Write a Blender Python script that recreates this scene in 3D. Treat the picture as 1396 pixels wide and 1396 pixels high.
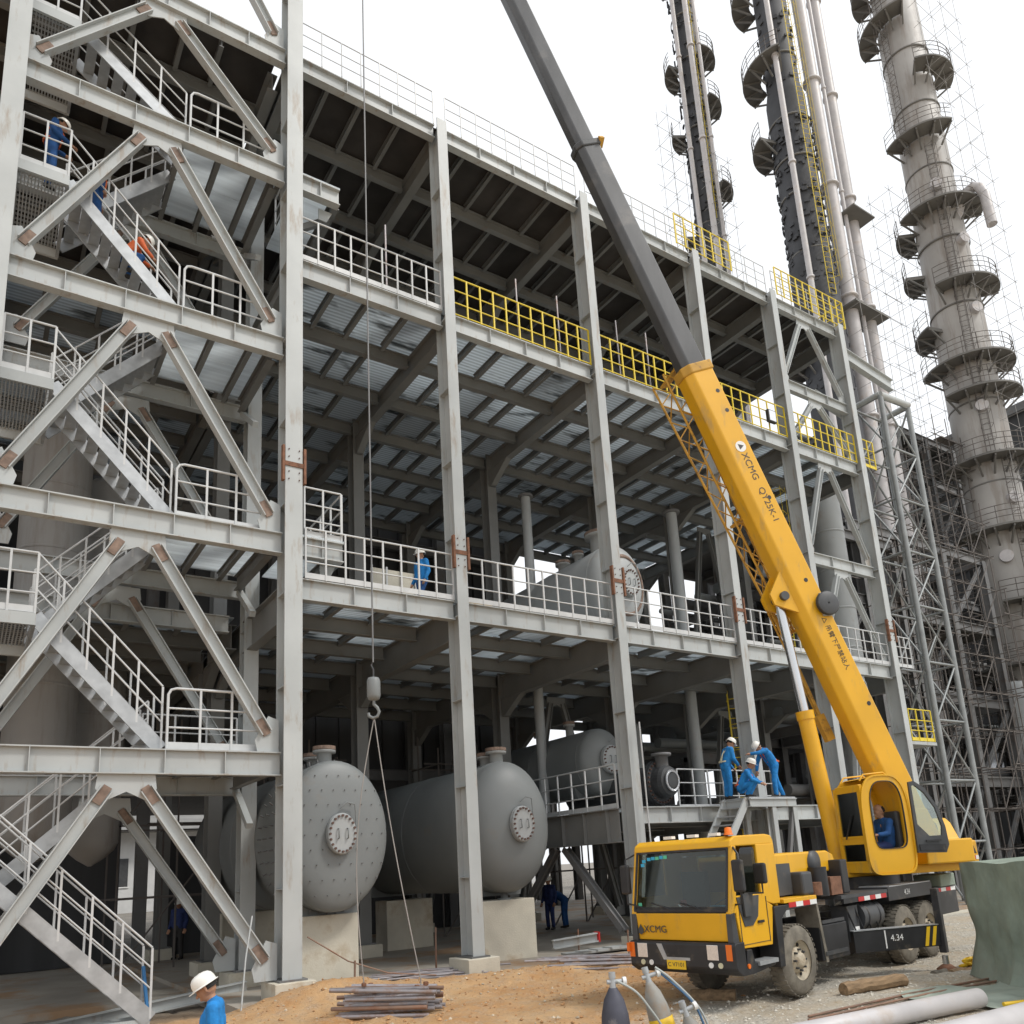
import bpy, math, random
from mathutils import Vector, Matrix
random.seed(11)
S = bpy.context.scene
for o in list(bpy.data.objects): bpy.data.objects.remove(o)
COL = S.collection
R = math.radians
V = Vector

# ------------------------------------------------------------------ camera, sky, sun, exposure
cam = bpy.data.cameras.new('camera'); cam_o = bpy.data.objects.new('camera', cam); COL.objects.link(cam_o); S.camera = cam_o
cam.sensor_width = 36; cam.sensor_fit = 'HORIZONTAL'; cam.lens = 1112.09/1396*36
cam.shift_y = (927.51-698)/1396; cam.clip_start = .1; cam.clip_end = 6000
def cam_basis(P, Rr, A):
    p, r, a = R(P), R(Rr), R(A)
    fh = V((math.cos(a), math.sin(a), 0)); rt = V((math.sin(a), -math.cos(a), 0)); up = V((0, 0, 1))
    f = fh*math.cos(p)+up*math.sin(p); cu = up*math.cos(p)-fh*math.sin(p)
    return f, rt*math.cos(r)-cu*math.sin(r), rt*math.sin(r)+cu*math.cos(r)
cf, cx, cy = cam_basis(12.85, 3.31, 55.93)
cam_o.matrix_world = Matrix(((cx.x, cy.x, -cf.x, 0), (cx.y, cy.y, -cf.y, 0), (cx.z, cy.z, -cf.z, 1.8), (0, 0, 0, 1)))

SUN_EL, SUN_AZ = 52, 305          # sun behind-right of the camera, veiled by overcast
w = bpy.data.worlds.new('World'); S.world = w; w.use_nodes = True
nt = w.node_tree; nt.nodes.clear()
sky = nt.nodes.new('ShaderNodeTexSky'); sky.sky_type = 'NISHITA'; sky.sun_disc = False
sky.sun_elevation = R(SUN_EL); sky.sun_rotation = R(90-SUN_AZ); sky.dust_density = 4; sky.air_density = 1.0
hs = nt.nodes.new('ShaderNodeHueSaturation'); hs.inputs['Saturation'].default_value = .12
mixn = nt.nodes.new('ShaderNodeMix'); mixn.data_type = 'RGBA'; mixn.inputs[0].default_value = .75
bg = nt.nodes.new('ShaderNodeBackground'); bg.inputs['Strength'].default_value = .1
wo = nt.nodes.new('ShaderNodeOutputWorld')
nt.links.new(sky.outputs[0], hs.inputs['Color']); nt.links.new(hs.outputs[0], mixn.inputs[6])
mixn.inputs[7].default_value = (10.6, 10.9, 11.3, 1)   # even overcast cloud deck
nt.links.new(mixn.outputs[2], bg.inputs['Color']); nt.links.new(bg.outputs[0], wo.inputs[0])
sun = bpy.data.lights.new('sun', 'SUN'); sun.energy = 1.5; sun.angle = R(10); sun.color = (1, .96, .9)
sun_o = bpy.data.objects.new('sun', sun); COL.objects.link(sun_o)
sd = V((math.cos(R(SUN_EL))*math.cos(R(SUN_AZ)), math.cos(R(SUN_EL))*math.sin(R(SUN_AZ)), math.sin(R(SUN_EL))))
sun_o.rotation_euler = sd.to_track_quat('Z', 'Y').to_euler(); sun_o.location = (0, 0, 60)
S.view_settings.view_transform = 'Standard'; S.view_settings.look = 'None'; S.view_settings.gamma = 1
S.view_settings.use_curve_mapping = False; S.view_settings.exposure = .32
S.cycles.max_bounces = 6; S.cycles.diffuse_bounces = 3; S.cycles.transparent_max_bounces = 12
S.cycles.use_denoising = True

# ------------------------------------------------------------------ materials
MATS = {}
def mat(name, col, rough=.6, metal=0, var=.14, vs=1.6, bump=0, bs=40, dirt=None, damt=.5, dscale=1.1, dthr=.55, rnd=0, spec=.5, stretch=None, dstretch=None):
    m = bpy.data.materials.new(name); m.use_nodes = True; t = m.node_tree; N = t.nodes; L = t.links
    b = N['Principled BSDF']; b.inputs['Roughness'].default_value = rough; b.inputs['Metallic'].default_value = metal
    b.inputs['Specular IOR Level'].default_value = spec
    tc = N.new('ShaderNodeTexCoord'); src = tc.outputs['Object']
    if stretch:
        mp = N.new('ShaderNodeMapping'); mp.inputs['Scale'].default_value = stretch; L.new(src, mp.inputs[0]); src = mp.outputs[0]
    n = N.new('ShaderNodeTexNoise'); n.inputs['Scale'].default_value = vs; n.inputs['Detail'].default_value = 5; L.new(src, n.inputs['Vector'])
    mr = N.new('ShaderNodeMapRange'); mr.inputs[1].default_value = .3; mr.inputs[2].default_value = .7
    mr.inputs[3].default_value = 1-var; mr.inputs[4].default_value = 1+var; L.new(n.outputs['Fac'], mr.inputs[0])
    fac = mr.outputs[0]
    if rnd:
        oi = N.new('ShaderNodeObjectInfo'); m2 = N.new('ShaderNodeMapRange'); m2.inputs[3].default_value = 1-rnd; m2.inputs[4].default_value = 1+rnd
        L.new(oi.outputs['Random'], m2.inputs[0]); mm = N.new('ShaderNodeMath'); mm.operation = 'MULTIPLY'; L.new(fac, mm.inputs[0]); L.new(m2.outputs[0], mm.inputs[1]); fac = mm.outputs[0]
    vm = N.new('ShaderNodeVectorMath'); vm.operation = 'SCALE'; vm.inputs[0].default_value = col[:3]; L.new(fac, vm.inputs['Scale'])
    out = vm.outputs[0]
    if dirt:
        n2 = N.new('ShaderNodeTexNoise'); n2.inputs['Scale'].default_value = dscale; n2.inputs['Detail'].default_value = 8; n2.inputs['Roughness'].default_value = .65
        dsrc = tc.outputs['Object']
        if dstretch:
            mp2 = N.new('ShaderNodeMapping'); mp2.inputs['Scale'].default_value = dstretch; L.new(dsrc, mp2.inputs[0]); dsrc = mp2.outputs[0]
        L.new(dsrc, n2.inputs['Vector'])
        r2 = N.new('ShaderNodeMapRange'); r2.inputs[1].default_value = dthr; r2.inputs[2].default_value = dthr+.12; r2.inputs[4].default_value = damt; L.new(n2.outputs['Fac'], r2.inputs[0])
        mx = N.new('ShaderNodeMix'); mx.data_type = 'RGBA'; L.new(r2.outputs[0], mx.inputs[0]); L.new(out, mx.inputs[6]); mx.inputs[7].default_value = (*dirt, 1); out = mx.outputs[2]
    L.new(out, b.inputs['Base Color'])
    if bump:
        n3 = N.new('ShaderNodeTexNoise'); n3.inputs['Scale'].default_value = bs; n3.inputs['Detail'].default_value = 4; L.new(tc.outputs['Object'], n3.inputs['Vector'])
        bn = N.new('ShaderNodeBump'); bn.inputs['Strength'].default_value = bump; bn.inputs['Distance'].default_value = .02; L.new(n3.outputs['Fac'], bn.inputs['Height']); L.new(bn.outputs[0], b.inputs['Normal'])
    MATS[name] = m; return m
M = MATS
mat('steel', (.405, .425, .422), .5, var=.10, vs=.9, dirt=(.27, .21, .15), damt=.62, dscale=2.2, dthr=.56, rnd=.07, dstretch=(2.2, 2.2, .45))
mat('steel_shaded', (.185, .187, .18), .55, var=.12, vs=.9, dirt=(.2, .14, .09), damt=.6, dscale=2.2, dthr=.62, rnd=.1)  # same grey steel, interior shade put into its colour
mat('steel_dk', (.15, .15, .15), .65, var=.25, vs=.7, dirt=(.12, .08, .055), damt=.6, dscale=1.2, dthr=.56, rnd=.15)
mat('bolt', (.11, .062, .048), .7, var=.2, vs=9)
mat('splice', (.22, .155, .12), .8, var=.35, vs=7)
mat('mast', (.27, .285, .285), .45, metal=.2, var=.15, vs=3)
mat('rust', (.19, .09, .052), .85, var=.35, vs=8, bump=.3)
mat('galv', (.40, .415, .425), .45, metal=.4, var=.15, vs=5)
mat('railgrey', (.52, .53, .53), .45, var=.08, vs=4)
mat('railyel', (.72, .55, .035), .5, var=.1, vs=4)
mat('tank', (.185, .197, .197), .5, var=.1, vs=.8, dirt=(.2, .16, .12), damt=.35, dscale=1.6, dthr=.6)
mat('tank_lt', (.35, .365, .365), .5, var=.1, vs=.8, dirt=(.28, .22, .17), damt=.4, dscale=1.6, dthr=.58)
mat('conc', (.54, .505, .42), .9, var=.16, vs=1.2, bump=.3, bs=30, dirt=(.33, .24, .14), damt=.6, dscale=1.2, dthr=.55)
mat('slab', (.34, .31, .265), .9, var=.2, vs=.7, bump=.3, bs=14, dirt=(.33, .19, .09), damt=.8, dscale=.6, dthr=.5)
mat('roofdk', (.046, .04, .036), .75, var=.3, vs=1.4, rnd=.15)
mat('crane', (.71, .375, .012), .42, var=.07, vs=1.2, dirt=(.34, .235, .10), damt=.5, dscale=2.2, dthr=.55, dstretch=(1.8, 1.8, .5))
mat('crane_old', (.52, .285, .035), .6, var=.2, vs=3, dirt=(.12, .06, .03), damt=.7, dscale=4, dthr=.55)
mat('black', (.022, .022, .024), .5, var=.3, vs=3, dirt=(.16, .13, .09), damt=.5, dscale=2.2, dthr=.56)
mat('dkgrey', (.055, .057, .06), .5, var=.2, vs=3, dirt=(.16, .13, .1), damt=.4, dscale=2.2, dthr=.58)
mat('boomgrey', (.075, .076, .078), .36, metal=.25, var=.22, vs=2.5, dirt=(.16, .15, .14), damt=.5, dscale=1.2, dthr=.56, stretch=(1, 1, .3))
mat('rubber', (.17, .152, .122), .95, var=.3, vs=6, bump=.4, bs=30)
mat('rim', (.46, .4, .3), .7, var=.3, vs=6, dirt=(.2, .13, .07), damt=.7, dscale=6, dthr=.52)
mat('chrome', (.6, .61, .62), .18, metal=.9, var=.05)
mat('white', (.74, .74, .72), .5, var=.05)
mat('red', (.5, .02, .02), .5, var=.05)
mat('orange', (.75, .16, .015), .4, var=.05)
mat('plateyel', (.75, .48, .02), .5, var=.05)
mat('lamp', (.75, .76, .78), .12, metal=.5, var=.1, vs=40)
mat('blue', (.012, .19, .5), .85, var=.3, vs=7, bump=1.0, bs=11)
mat('bluedk', (.012, .07, .22), .85, var=.25, vs=9)
mat('navy', (.02, .035, .12), .85, var=.25, vs=9)
mat('cream', (.55, .52, .36), .8, var=.1)
mat('skin', (.38, .2, .12), .6, var=.08, vs=20)
mat('helmet', (.78, .77, .72), .35, var=.05)
mat('boot', (.03, .028, .026), .8)
mat('hair', (.012, .011, .01), .8)
mat('harness', (.62, .12, .03), .7)
mat('tarp', (.235, .285, .235), .85, var=.2, vs=2.2, bump=1.0, bs=6, dirt=(.26, .28, .23), damt=.45, dscale=1.2, dthr=.5)
mat('wood', (.24, .16, .09), .9, var=.35, vs=3, bump=.5, bs=30, stretch=(1, 6, 6))
mat('pipewhite', (.50, .48, .48), .45, var=.12, vs=2, dirt=(.4, .32, .25), damt=.5, dscale=2, dthr=.55)
mat('scafpipe', (.36, .335, .345), .5, metal=.4, var=.25, vs=3, dirt=(.22, .12, .07), damt=.7, dscale=3, dthr=.5, rnd=.25)
mat('rustpipe', (.22, .14, .10), .75, var=.3, vs=3, dirt=(.2, .08, .04), damt=.6, dscale=3, dthr=.5, rnd=.25)
mat('gascyl', (.055, .056, .075), .6, var=.35, vs=3, dirt=(.3, .27, .25), damt=.6, dscale=4, dthr=.55)
mat('gascyl2', (.27, .26, .235), .6, var=.2, vs=3, dirt=(.3, .2, .12), damt=.6, dscale=4, dthr=.52)
mat('tower', (.36, .345, .325), .55, var=.16, vs=.35, dirt=(.22, .185, .155), damt=.6, dscale=1.2, dthr=.5, dstretch=(1.2, 1.2, .16))
mat('towerblk', (.052, .054, .06), .7, var=.3, vs=.8, rnd=.2)  # black lifted a little, standing in for haze over distance
mat('plat', (.16, .155, .145), .75, var=.2, vs=.6)
mat('scafhazy', (.34, .33, .32), .8, var=.2, vs=1)  # paler scaffold grey, distance haze mixed into the colour
mat('scaf', (.13, .115, .105), .8, var=.3, vs=1)
mat('rope', (.27, .25, .23), .8)
mat('wire', (.19, .19, .19), .5, metal=.3)
mat('hose', (.38, .4, .38), .6)
mat('hoseblue', (.05, .12, .22), .6)
mat('sticker', (.04, .35, .55), .5)
mat('sticker2', (.1, .5, .3), .5)
mat('bluepaint', (.05, .19, .42), .6)
mat('dirtclod', (.42, .235, .105), .95, var=.3, vs=9)
mat('stone', (.56, .525, .45), .9, var=.35, vs=13)
mat('bldgwhite', (.6, .6, .59), .8, var=.06)
mat('ink', (.06, .05, .04), .6)
mat('cardboard', (.5, .38, .2), .8)

def deckmat():
    m = bpy.data.materials.new('deckpanel'); m.use_nodes = True; t = m.node_tree; N = t.nodes; L = t.links; b = N['Principled BSDF']
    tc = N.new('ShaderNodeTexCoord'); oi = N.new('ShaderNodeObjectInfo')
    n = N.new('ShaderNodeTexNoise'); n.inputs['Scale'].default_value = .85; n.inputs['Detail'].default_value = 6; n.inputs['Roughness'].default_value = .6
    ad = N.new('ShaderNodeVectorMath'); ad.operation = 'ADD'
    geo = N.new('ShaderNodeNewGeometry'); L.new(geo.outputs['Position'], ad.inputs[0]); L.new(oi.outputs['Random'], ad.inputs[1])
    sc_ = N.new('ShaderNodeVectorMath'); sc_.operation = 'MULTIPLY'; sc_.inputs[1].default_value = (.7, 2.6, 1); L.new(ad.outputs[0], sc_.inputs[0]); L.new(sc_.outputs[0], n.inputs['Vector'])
    cr = N.new('ShaderNodeValToRGB'); e = cr.color_ramp.elements; e[0].position = .34; e[0].color = (.2, .225, .235, 1); e[1].position = .45; e[1].color = (.84, .90, .94, 1)  # dark smears paint in shadows of items lying on the translucent panels
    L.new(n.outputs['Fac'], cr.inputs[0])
    wr = N.new('ShaderNodeTexWave'); wr.bands_direction = 'Y'; wr.inputs['Scale'].default_value = 2.6; wr.inputs['Distortion'].default_value = .3; L.new(geo.outputs['Position'], wr.inputs['Vector'])
    rb = N.new('ShaderNodeMapRange'); rb.inputs[3].default_value = .68; rb.inputs[4].default_value = 1.05; L.new(wr.outputs['Fac'], rb.inputs[0])
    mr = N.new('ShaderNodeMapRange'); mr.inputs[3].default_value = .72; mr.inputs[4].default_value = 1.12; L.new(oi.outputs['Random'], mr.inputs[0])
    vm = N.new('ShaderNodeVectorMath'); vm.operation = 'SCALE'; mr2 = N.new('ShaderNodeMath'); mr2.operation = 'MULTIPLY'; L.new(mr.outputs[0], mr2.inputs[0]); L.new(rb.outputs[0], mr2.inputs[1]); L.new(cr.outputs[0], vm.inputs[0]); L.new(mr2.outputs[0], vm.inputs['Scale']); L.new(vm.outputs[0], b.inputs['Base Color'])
    b.inputs['Metallic'].default_value = 0; b.inputs['Roughness'].default_value = .65
    tl = N.new('ShaderNodeBsdfTranslucent'); L.new(vm.outputs[0], tl.inputs[0]); mx = N.new('ShaderNodeMixShader'); mx.inputs[0].default_value = .62
    L.new(b.outputs[0], mx.inputs[1]); L.new(tl.outputs[0], mx.inputs[2]); L.new(mx.outputs[0], N['Material Output'].inputs[0])
    wv = N.new('ShaderNodeTexWave'); wv.bands_direction = 'Y'; wv.inputs['Scale'].default_value = 5; wv.inputs['Distortion'].default_value = .6; L.new(geo.outputs['Position'], wv.inputs['Vector'])
    bn = N.new('ShaderNodeBump'); bn.inputs['Strength'].default_value = .5; bn.inputs['Distance'].default_value = .02; L.new(wv.outputs['Fac'], bn.inputs['Height']); L.new(bn.outputs[0], b.inputs['Normal'])
    MATS['deckpanel'] = m
deckmat()
mat('landpanel', (.84, .88, .9), .7, var=.12, vs=.6, stretch=(.3, 14, 1))
def lp():
    m = M['landpanel']; N = m.node_tree.nodes; L = m.node_tree.links; b = N['Principled BSDF']; src = b.inputs['Base Color'].links[0].from_socket
    tl = N.new('ShaderNodeBsdfTranslucent'); L.new(src, tl.inputs[0]); mx = N.new('ShaderNodeMixShader'); mx.inputs[0].default_value = .7; L.new(b.outputs[0], mx.inputs[1]); L.new(tl.outputs[0], mx.inputs[2]); L.new(mx.outputs[0], N['Material Output'].inputs[0])
lp()
def gratemat():
    m = bpy.data.materials.new('grating'); m.use_nodes = True; t = m.node_tree; N = t.nodes; L = t.links; b = N['Principled BSDF']
    b.inputs['Base Color'].default_value = (.46, .48, .49, 1); b.inputs['Metallic'].default_value = .4; b.inputs['Roughness'].default_value = .45
    geo = N.new('ShaderNodeNewGeometry'); sp = N.new('ShaderNodeSeparateXYZ'); L.new(geo.outputs['Position'], sp.inputs[0])
    def bars(sock, pitch, open_):
        a = N.new('ShaderNodeMath'); a.operation = 'DIVIDE'; a.inputs[1].default_value = pitch; L.new(sock, a.inputs[0])
        f = N.new('ShaderNodeMath'); f.operation = 'FRACT'; L.new(a.outputs[0], f.inputs[0])
        g = N.new('ShaderNodeMath'); g.operation = 'GREATER_THAN'; g.inputs[1].default_value = 1-open_; L.new(f.outputs[0], g.inputs[0]); return g.outputs[0]
    mu = N.new('ShaderNodeMath'); mu.operation = 'MULTIPLY'; L.new(bars(sp.outputs[0], .06, .62), mu.inputs[0]); L.new(bars(sp.outputs[1], .14, .86), mu.inputs[1])
    tr = N.new('ShaderNodeBsdfTransparent'); mx = N.new('ShaderNodeMixShader'); L.new(mu.outputs[0], mx.inputs[0]); L.new(b.outputs[0], mx.inputs[1]); L.new(tr.outputs[0], mx.inputs[2])
    L.new(mx.outputs[0], N['Material Output'].inputs[0]); MATS['grating'] = m
gratemat()
def glassmat(name, tint, f):
    m = bpy.data.materials.new(name); m.use_nodes = True; t = m.node_tree; N = t.nodes; L = t.links; N.remove(N['Principled BSDF'])
    tr = N.new('ShaderNodeBsdfTransparent'); tr.inputs[0].default_value = (*tint, 1); gl = N.new('ShaderNodeBsdfGlossy'); gl.inputs['Roughness'].default_value = .03
    fr = N.new('ShaderNodeFresnel'); fr.inputs[0].default_value = 1.5; ad = N.new('ShaderNodeMath'); ad.operation = 'ADD'; ad.inputs[1].default_value = f; L.new(fr.outputs[0], ad.inputs[0])
    mx = N.new('ShaderNodeMixShader'); L.new(ad.outputs[0], mx.inputs[0]); L.new(tr.outputs[0], mx.inputs[1]); L.new(gl.outputs[0], mx.inputs[2]); L.new(mx.outputs[0], N['Material Output'].inputs[0])
    MATS[name] = m
glassmat('glass', (.55, .6, .58), .0)
glassmat('glassgreen', (.66, .8, .73), .18)
def groundmat():
    m = bpy.data.materials.new('groundmat'); m.use_nodes = True; t = m.node_tree; N = t.nodes; L = t.links; b = N['Principled BSDF']; b.inputs['Roughness'].default_value = .95
    geo = N.new('ShaderNodeNewGeometry'); sp = N.new('ShaderNodeSeparateXYZ'); L.new(geo.outputs['Position'], sp.inputs[0])
    def math_(op, a, bb):
        n = N.new('ShaderNodeMath'); n.operation = op
        for i, x in enumerate((a, bb)):
            if isinstance(x, (int, float)): n.inputs[i].default_value = x
            else: L.new(x, n.inputs[i])
        return n.outputs[0]
    def noise(s, d=6, r=.6):
        n = N.new('ShaderNodeTexNoise'); n.inputs['Scale'].default_value = s; n.inputs['Detail'].default_value = d; n.inputs['Roughness'].default_value = r; L.new(geo.outputs['Position'], n.inputs['Vector']); return n.outputs['Fac']
    def ramp(f, p0, c0, p1, c1):
        r = N.new('ShaderNodeValToRGB'); e = r.color_ramp.elements; e[0].position = p0; e[0].color = (*c0, 1); e[1].position = p1; e[1].color = (*c1, 1); L.new(f, r.inputs[0]); return r.outputs[0]
    def mixc(f, a, bb):
        x = N.new('ShaderNodeMix'); x.data_type = 'RGBA'; L.new(f, x.inputs[0]); L.new(a, x.inputs[6]); L.new(bb, x.inputs[7]); return x.outputs[2]
    dirt = mixc(ramp(noise(5), .45, (0, 0, 0), .7, (1, 1, 1)), ramp(noise(.9), .35, (.55, .295, .12), .68, (.68, .46, .25)), ramp(noise(26), .3, (.38, .21, .095), .7, (.66, .5, .34)))
    grav = mixc(ramp(noise(1.2), .38, (0, 0, 0), .66, (1, 1, 1)), ramp(noise(24, 4), .34, (.33, .305, .255), .66, (.70, .66, .58)), ramp(noise(11), .35, (.45, .345, .22), .65, (.62, .54, .42)))
    # gravel lies on the truck's side of an irregular line; sandy soil again farther back
    s = math_('SUBTRACT', math_('SUBTRACT', sp.outputs[1], 8.9), math_('MULTIPLY', math_('SUBTRACT', sp.outputs[0], 8.1), .62))
    s = math_('ADD', s, math_('MULTIPLY', math_('SUBTRACT', noise(.8), .5), 3.2))
    g = N.new('ShaderNodeMapRange'); g.inputs[1].default_value = .45; g.inputs[2].default_value = -.45; L.new(s, g.inputs[0])
    col = mixc(g.outputs[0], dirt, grav)
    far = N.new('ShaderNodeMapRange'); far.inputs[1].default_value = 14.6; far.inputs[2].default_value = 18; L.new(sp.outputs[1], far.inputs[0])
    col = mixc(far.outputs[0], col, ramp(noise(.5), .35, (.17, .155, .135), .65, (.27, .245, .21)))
    L.new(col, b.inputs['Base Color'])
    bn = N.new('ShaderNodeBump'); bn.inputs['Strength'].default_value = .9; bn.inputs['Distance'].default_value = .08; L.new(noise(14, 8, .75), bn.inputs['Height']); L.new(bn.outputs[0], b.inputs['Normal'])
    MATS['ground'] = m
groundmat()

# ------------------------------------------------------------------ mesh helpers
IDM = Matrix.Identity(4)
class MB:
    def __init__(s, T=None): s.v = []; s.f = []; s.sm = []; s.T = T
    def add(s, vs, fs, smooth=False):
        k = len(s.v); T = s.T
        s.v += [tuple(T @ V(p)) if T else tuple(p) for p in vs]
        s.f += [tuple(i+k for i in f) for f in fs]; s.sm += [smooth]*len(fs); return s
    def box(s, lo, hi):
        x0, y0, z0 = lo; x1, y1, z1 = hi
        return s.add([(x0,y0,z0),(x1,y0,z0),(x1,y1,z0),(x0,y1,z0),(x0,y0,z1),(x1,y0,z1),(x1,y1,z1),(x0,y1,z1)],
                     [(0,3,2,1),(4,5,6,7),(0,1,5,4),(1,2,6,5),(2,3,7,6),(3,0,4,7)])
    def frame(s, p, q, up):
        p, q = V(p), V(q); d = (q-p).normalized(); u = V(up); u = u-d*u.dot(d)
        if u.length < 1e-4: u = V((1, 0, 0)); u = u-d*u.dot(d)
        u.normalize(); return p, q, d, u, d.cross(u)
    def sweep(s, p, q, prof, up=(0, 0, 1), smooth=False):
        p, q, d, u, sd = s.frame(p, q, up); n = len(prof)
        vs = [p+sd*a+u*b for a, b in prof]+[q+sd*a+u*b for a, b in prof]
        return s.add(vs, [(i, (i+1) % n, n+(i+1) % n, n+i) for i in range(n)]+[tuple(range(n-1, -1, -1)), tuple(range(n, 2*n))], smooth)
    def bar(s, p, q, w, h, up=(0, 0, 1)): return s.sweep(p, q, [(-w/2,-h/2),(w/2,-h/2),(w/2,h/2),(-w/2,h/2)], up)
    def hb(s, p, q, H, B, tf=.025, tw=.02, up=(0, 0, 1)):
        a, b, h, g = B/2, tw/2, H/2, H/2-tf
        return s.sweep(p, q, [(-a,-h),(a,-h),(a,-g),(b,-g),(b,g),(a,g),(a,h),(-a,h),(-a,g),(-b,g),(-b,-g),(-a,-g)], up)
    def cyl(s, p, q, r0, r1=None, n=12, caps=True, smooth=True):
        r1 = r0 if r1 is None else r1; p, q, d, u, sd = s.frame(p, q, (0, 0, 1))
        cs = [(math.cos(2*math.pi*i/n), math.sin(2*math.pi*i/n)) for i in range(n)]
        vs = [p+(sd*a+u*b)*r0 for a, b in cs]+[q+(sd*a+u*b)*r1 for a, b in cs]
        s.add(vs, [(i, (i+1) % n, n+(i+1) % n, n+i) for i in range(n)], smooth)
        if caps: s.add(vs, [tuple(range(n-1, -1, -1)), tuple(range(n, 2*n))])
        return s
    def tube(s, pts, r, n=6):
        pts = [V(p) for p in pts]; rings = []; up = None
        for i, p in enumerate(pts):
            d = (pts[min(i+1, len(pts)-1)]-pts[max(i-1, 0)]).normalized()
            if up is None: up = V((0, 0, 1)) if abs(d.z) < .9 else V((1, 0, 0))
            u = (up-d*up.dot(d)).normalized(); up = u; sd = d.cross(u)
            rings.append([p+(sd*math.cos(2*math.pi*k/n)+u*math.sin(2*math.pi*k/n))*r for k in range(n)])
        vs = [x for rg in rings for x in rg]; fs = []
        for i in range(len(pts)-1):
            for k in range(n): fs.append((i*n+k, i*n+(k+1) % n, (i+1)*n+(k+1) % n, (i+1)*n+k))
        s.add(vs, fs, True); m = len(pts)-1
        return s.add(rings[0]+rings[m], [tuple(range(n-1, -1, -1)), tuple(range(n, 2*n))])
    def lathe(s, prof, o=(0, 0, 0), ax=(0, 0, 1), n=24, sx=1.0, xdir=None, smooth=True):
        o = V(o); ax = V(ax).normalized(); u = V(xdir) if xdir else (V((1, 0, 0)) if abs(ax.x) < .9 else V((0, 1, 0))); u = (u-ax*u.dot(ax)).normalized(); wv = ax.cross(u)
        vs = []; fs = []
        for r, z in prof:
            for k in range(n): vs.append(o+ax*z+u*(r*sx*math.cos(2*math.pi*k/n))+wv*(r*math.sin(2*math.pi*k/n)))
        for i in range(len(prof)-1):
            for k in range(n): fs.append((i*n+k, i*n+(k+1) % n, (i+1)*n+(k+1) % n, (i+1)*n+k))
        return s.add(vs, fs, smooth)
    def prism(s, poly, o, u, v, ext):
        o, u, v, e = V(o), V(u), V(v), V(ext); n = len(poly)
        a = [o+u*x+v*y for x, y in poly]; vs = a+[p+e for p in a]
        return s.add(vs, [(i, (i+1) % n, n+(i+1) % n, n+i) for i in range(n)]+[tuple(range(n-1, -1, -1)), tuple(range(n, 2*n))])
    def mesh(s, name, m):
        me = bpy.data.meshes.new(name); me.from_pydata(s.v, [], s.f); me.polygons.foreach_set('use_smooth', s.sm)
        if m: me.materials.append(M[m] if isinstance(m, str) else m)
        me.update(); return me
    def build(s, name, m, parent=None, **k): return link(name, s.mesh(name, m), parent, **k)
def link(name, me, parent=None, loc=None, label=None, cat=None, group=None, kind=None, bevel=0):
    o = bpy.data.objects.new(name, me); COL.objects.link(o)
    if loc is not None: o.location = loc
    if parent is not None:
        o.parent = parent
        b = parent; inv = parent.matrix_basis.inverted()
        if parent.parent: inv = inv  # sub-part: parent part sits at the world origin or carries its own location
        o.matrix_parent_inverse = (absm(parent)).inverted()
    tag(o, label, cat, group, kind)
    if bevel:
        bm = o.modifiers.new('bevel', 'BEVEL'); bm.width = bevel; bm.segments = 2; bm.limit_method = 'ANGLE'; bm.harden_normals = False
    return o
def absm(o):
    m = o.matrix_basis.copy()
    if o.parent: m = absm(o.parent) @ o.matrix_parent_inverse @ m
    return m
def tag(o, label=None, cat=None, group=None, kind=None):
    if label: o['label'] = label
    if cat: o['category'] = cat
    if group: o['group'] = group
    if kind: o['kind'] = kind
    return o
def thing(name, loc, label, cat, group=None):
    o = bpy.data.objects.new(name, None); COL.objects.link(o); o.location = loc; o.empty_display_size = .3
    return tag(o, label, cat, group)
CACHE = {}
def shared(key, fn):
    if key not in CACHE: CACHE[key] = fn()
    return CACHE[key]
def hmesh(axis, L, H, B, m, name):
    key = ('h', axis, round(L, 3), H, B, m)
    def mk():
        q = {'x': (L, 0, 0), 'y': (0, L, 0), 'z': (0, 0, L)}[axis]
        return MB().hb((0, 0, 0), q, H, B, up=(0, 1, 0) if axis == 'z' else (0, 0, 1)).mesh(name, m)
    return shared(key, mk)
def bmesh_(sx, sy, sz, m, name):
    return shared(('b', round(sx, 3), round(sy, 3), round(sz, 3), m), lambda: MB().box((0, 0, 0), (sx, sy, sz)).mesh(name, m))
def smooth01(a, b, x): t = max(0, min(1, (x-a)/(b-a))); return t*t*(3-2*t)

# ------------------------------------------------------------------ ground
GZ = -.4
from mathutils import noise as mn
def gh(x, y):
    if x < -8 or x > 60 or y < -10 or y > 60: return GZ
    n = mn.noise((x*.45, y*.45, 0))*.08+mn.noise((x*1.7, y*1.7, 3))*.06+abs(mn.noise((x*3.6, y*3.6, 5)))*.06+mn.noise((x*8, y*8, 2))*.022
    d = (y-8.9)-.62*(x-8.1); dirt = smooth01(-.6, .8, d)
    z = GZ+n*(.25+.75*dirt)
    z += .33*math.exp(-((x-5.6)**2/1.5+(y-14.75)**2/.5))+.2*math.exp(-((x-7.5)**2/5+(y-14.6)**2/.5))+.12*math.exp(-((x-11.5)**2/6+(y-14.2)**2/.8))
    lx = (x-10.76)*.9866+(y-8.67)*.1633; ly = -(x-10.76)*.1633+(y-8.67)*.9866
    if -7 < lx < .6:
        for c_ in (.15, 1.73): z -= .05*math.exp(-((ly-c_-.12*math.sin(lx*.5))/.16)**2)-.03*math.exp(-((ly-c_-.3-.12*math.sin(lx*.5))/.1)**2)
    z -= .35*smooth01(4.5, 1.5, x)*smooth01(14.5, 12, y)
    if y > 15.2: z = min(z, GZ+.02-.06*smooth01(15.2, 15.6, y)) if x > 5.2 else z-.15*smooth01(15, 16, y)
    return z
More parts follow.
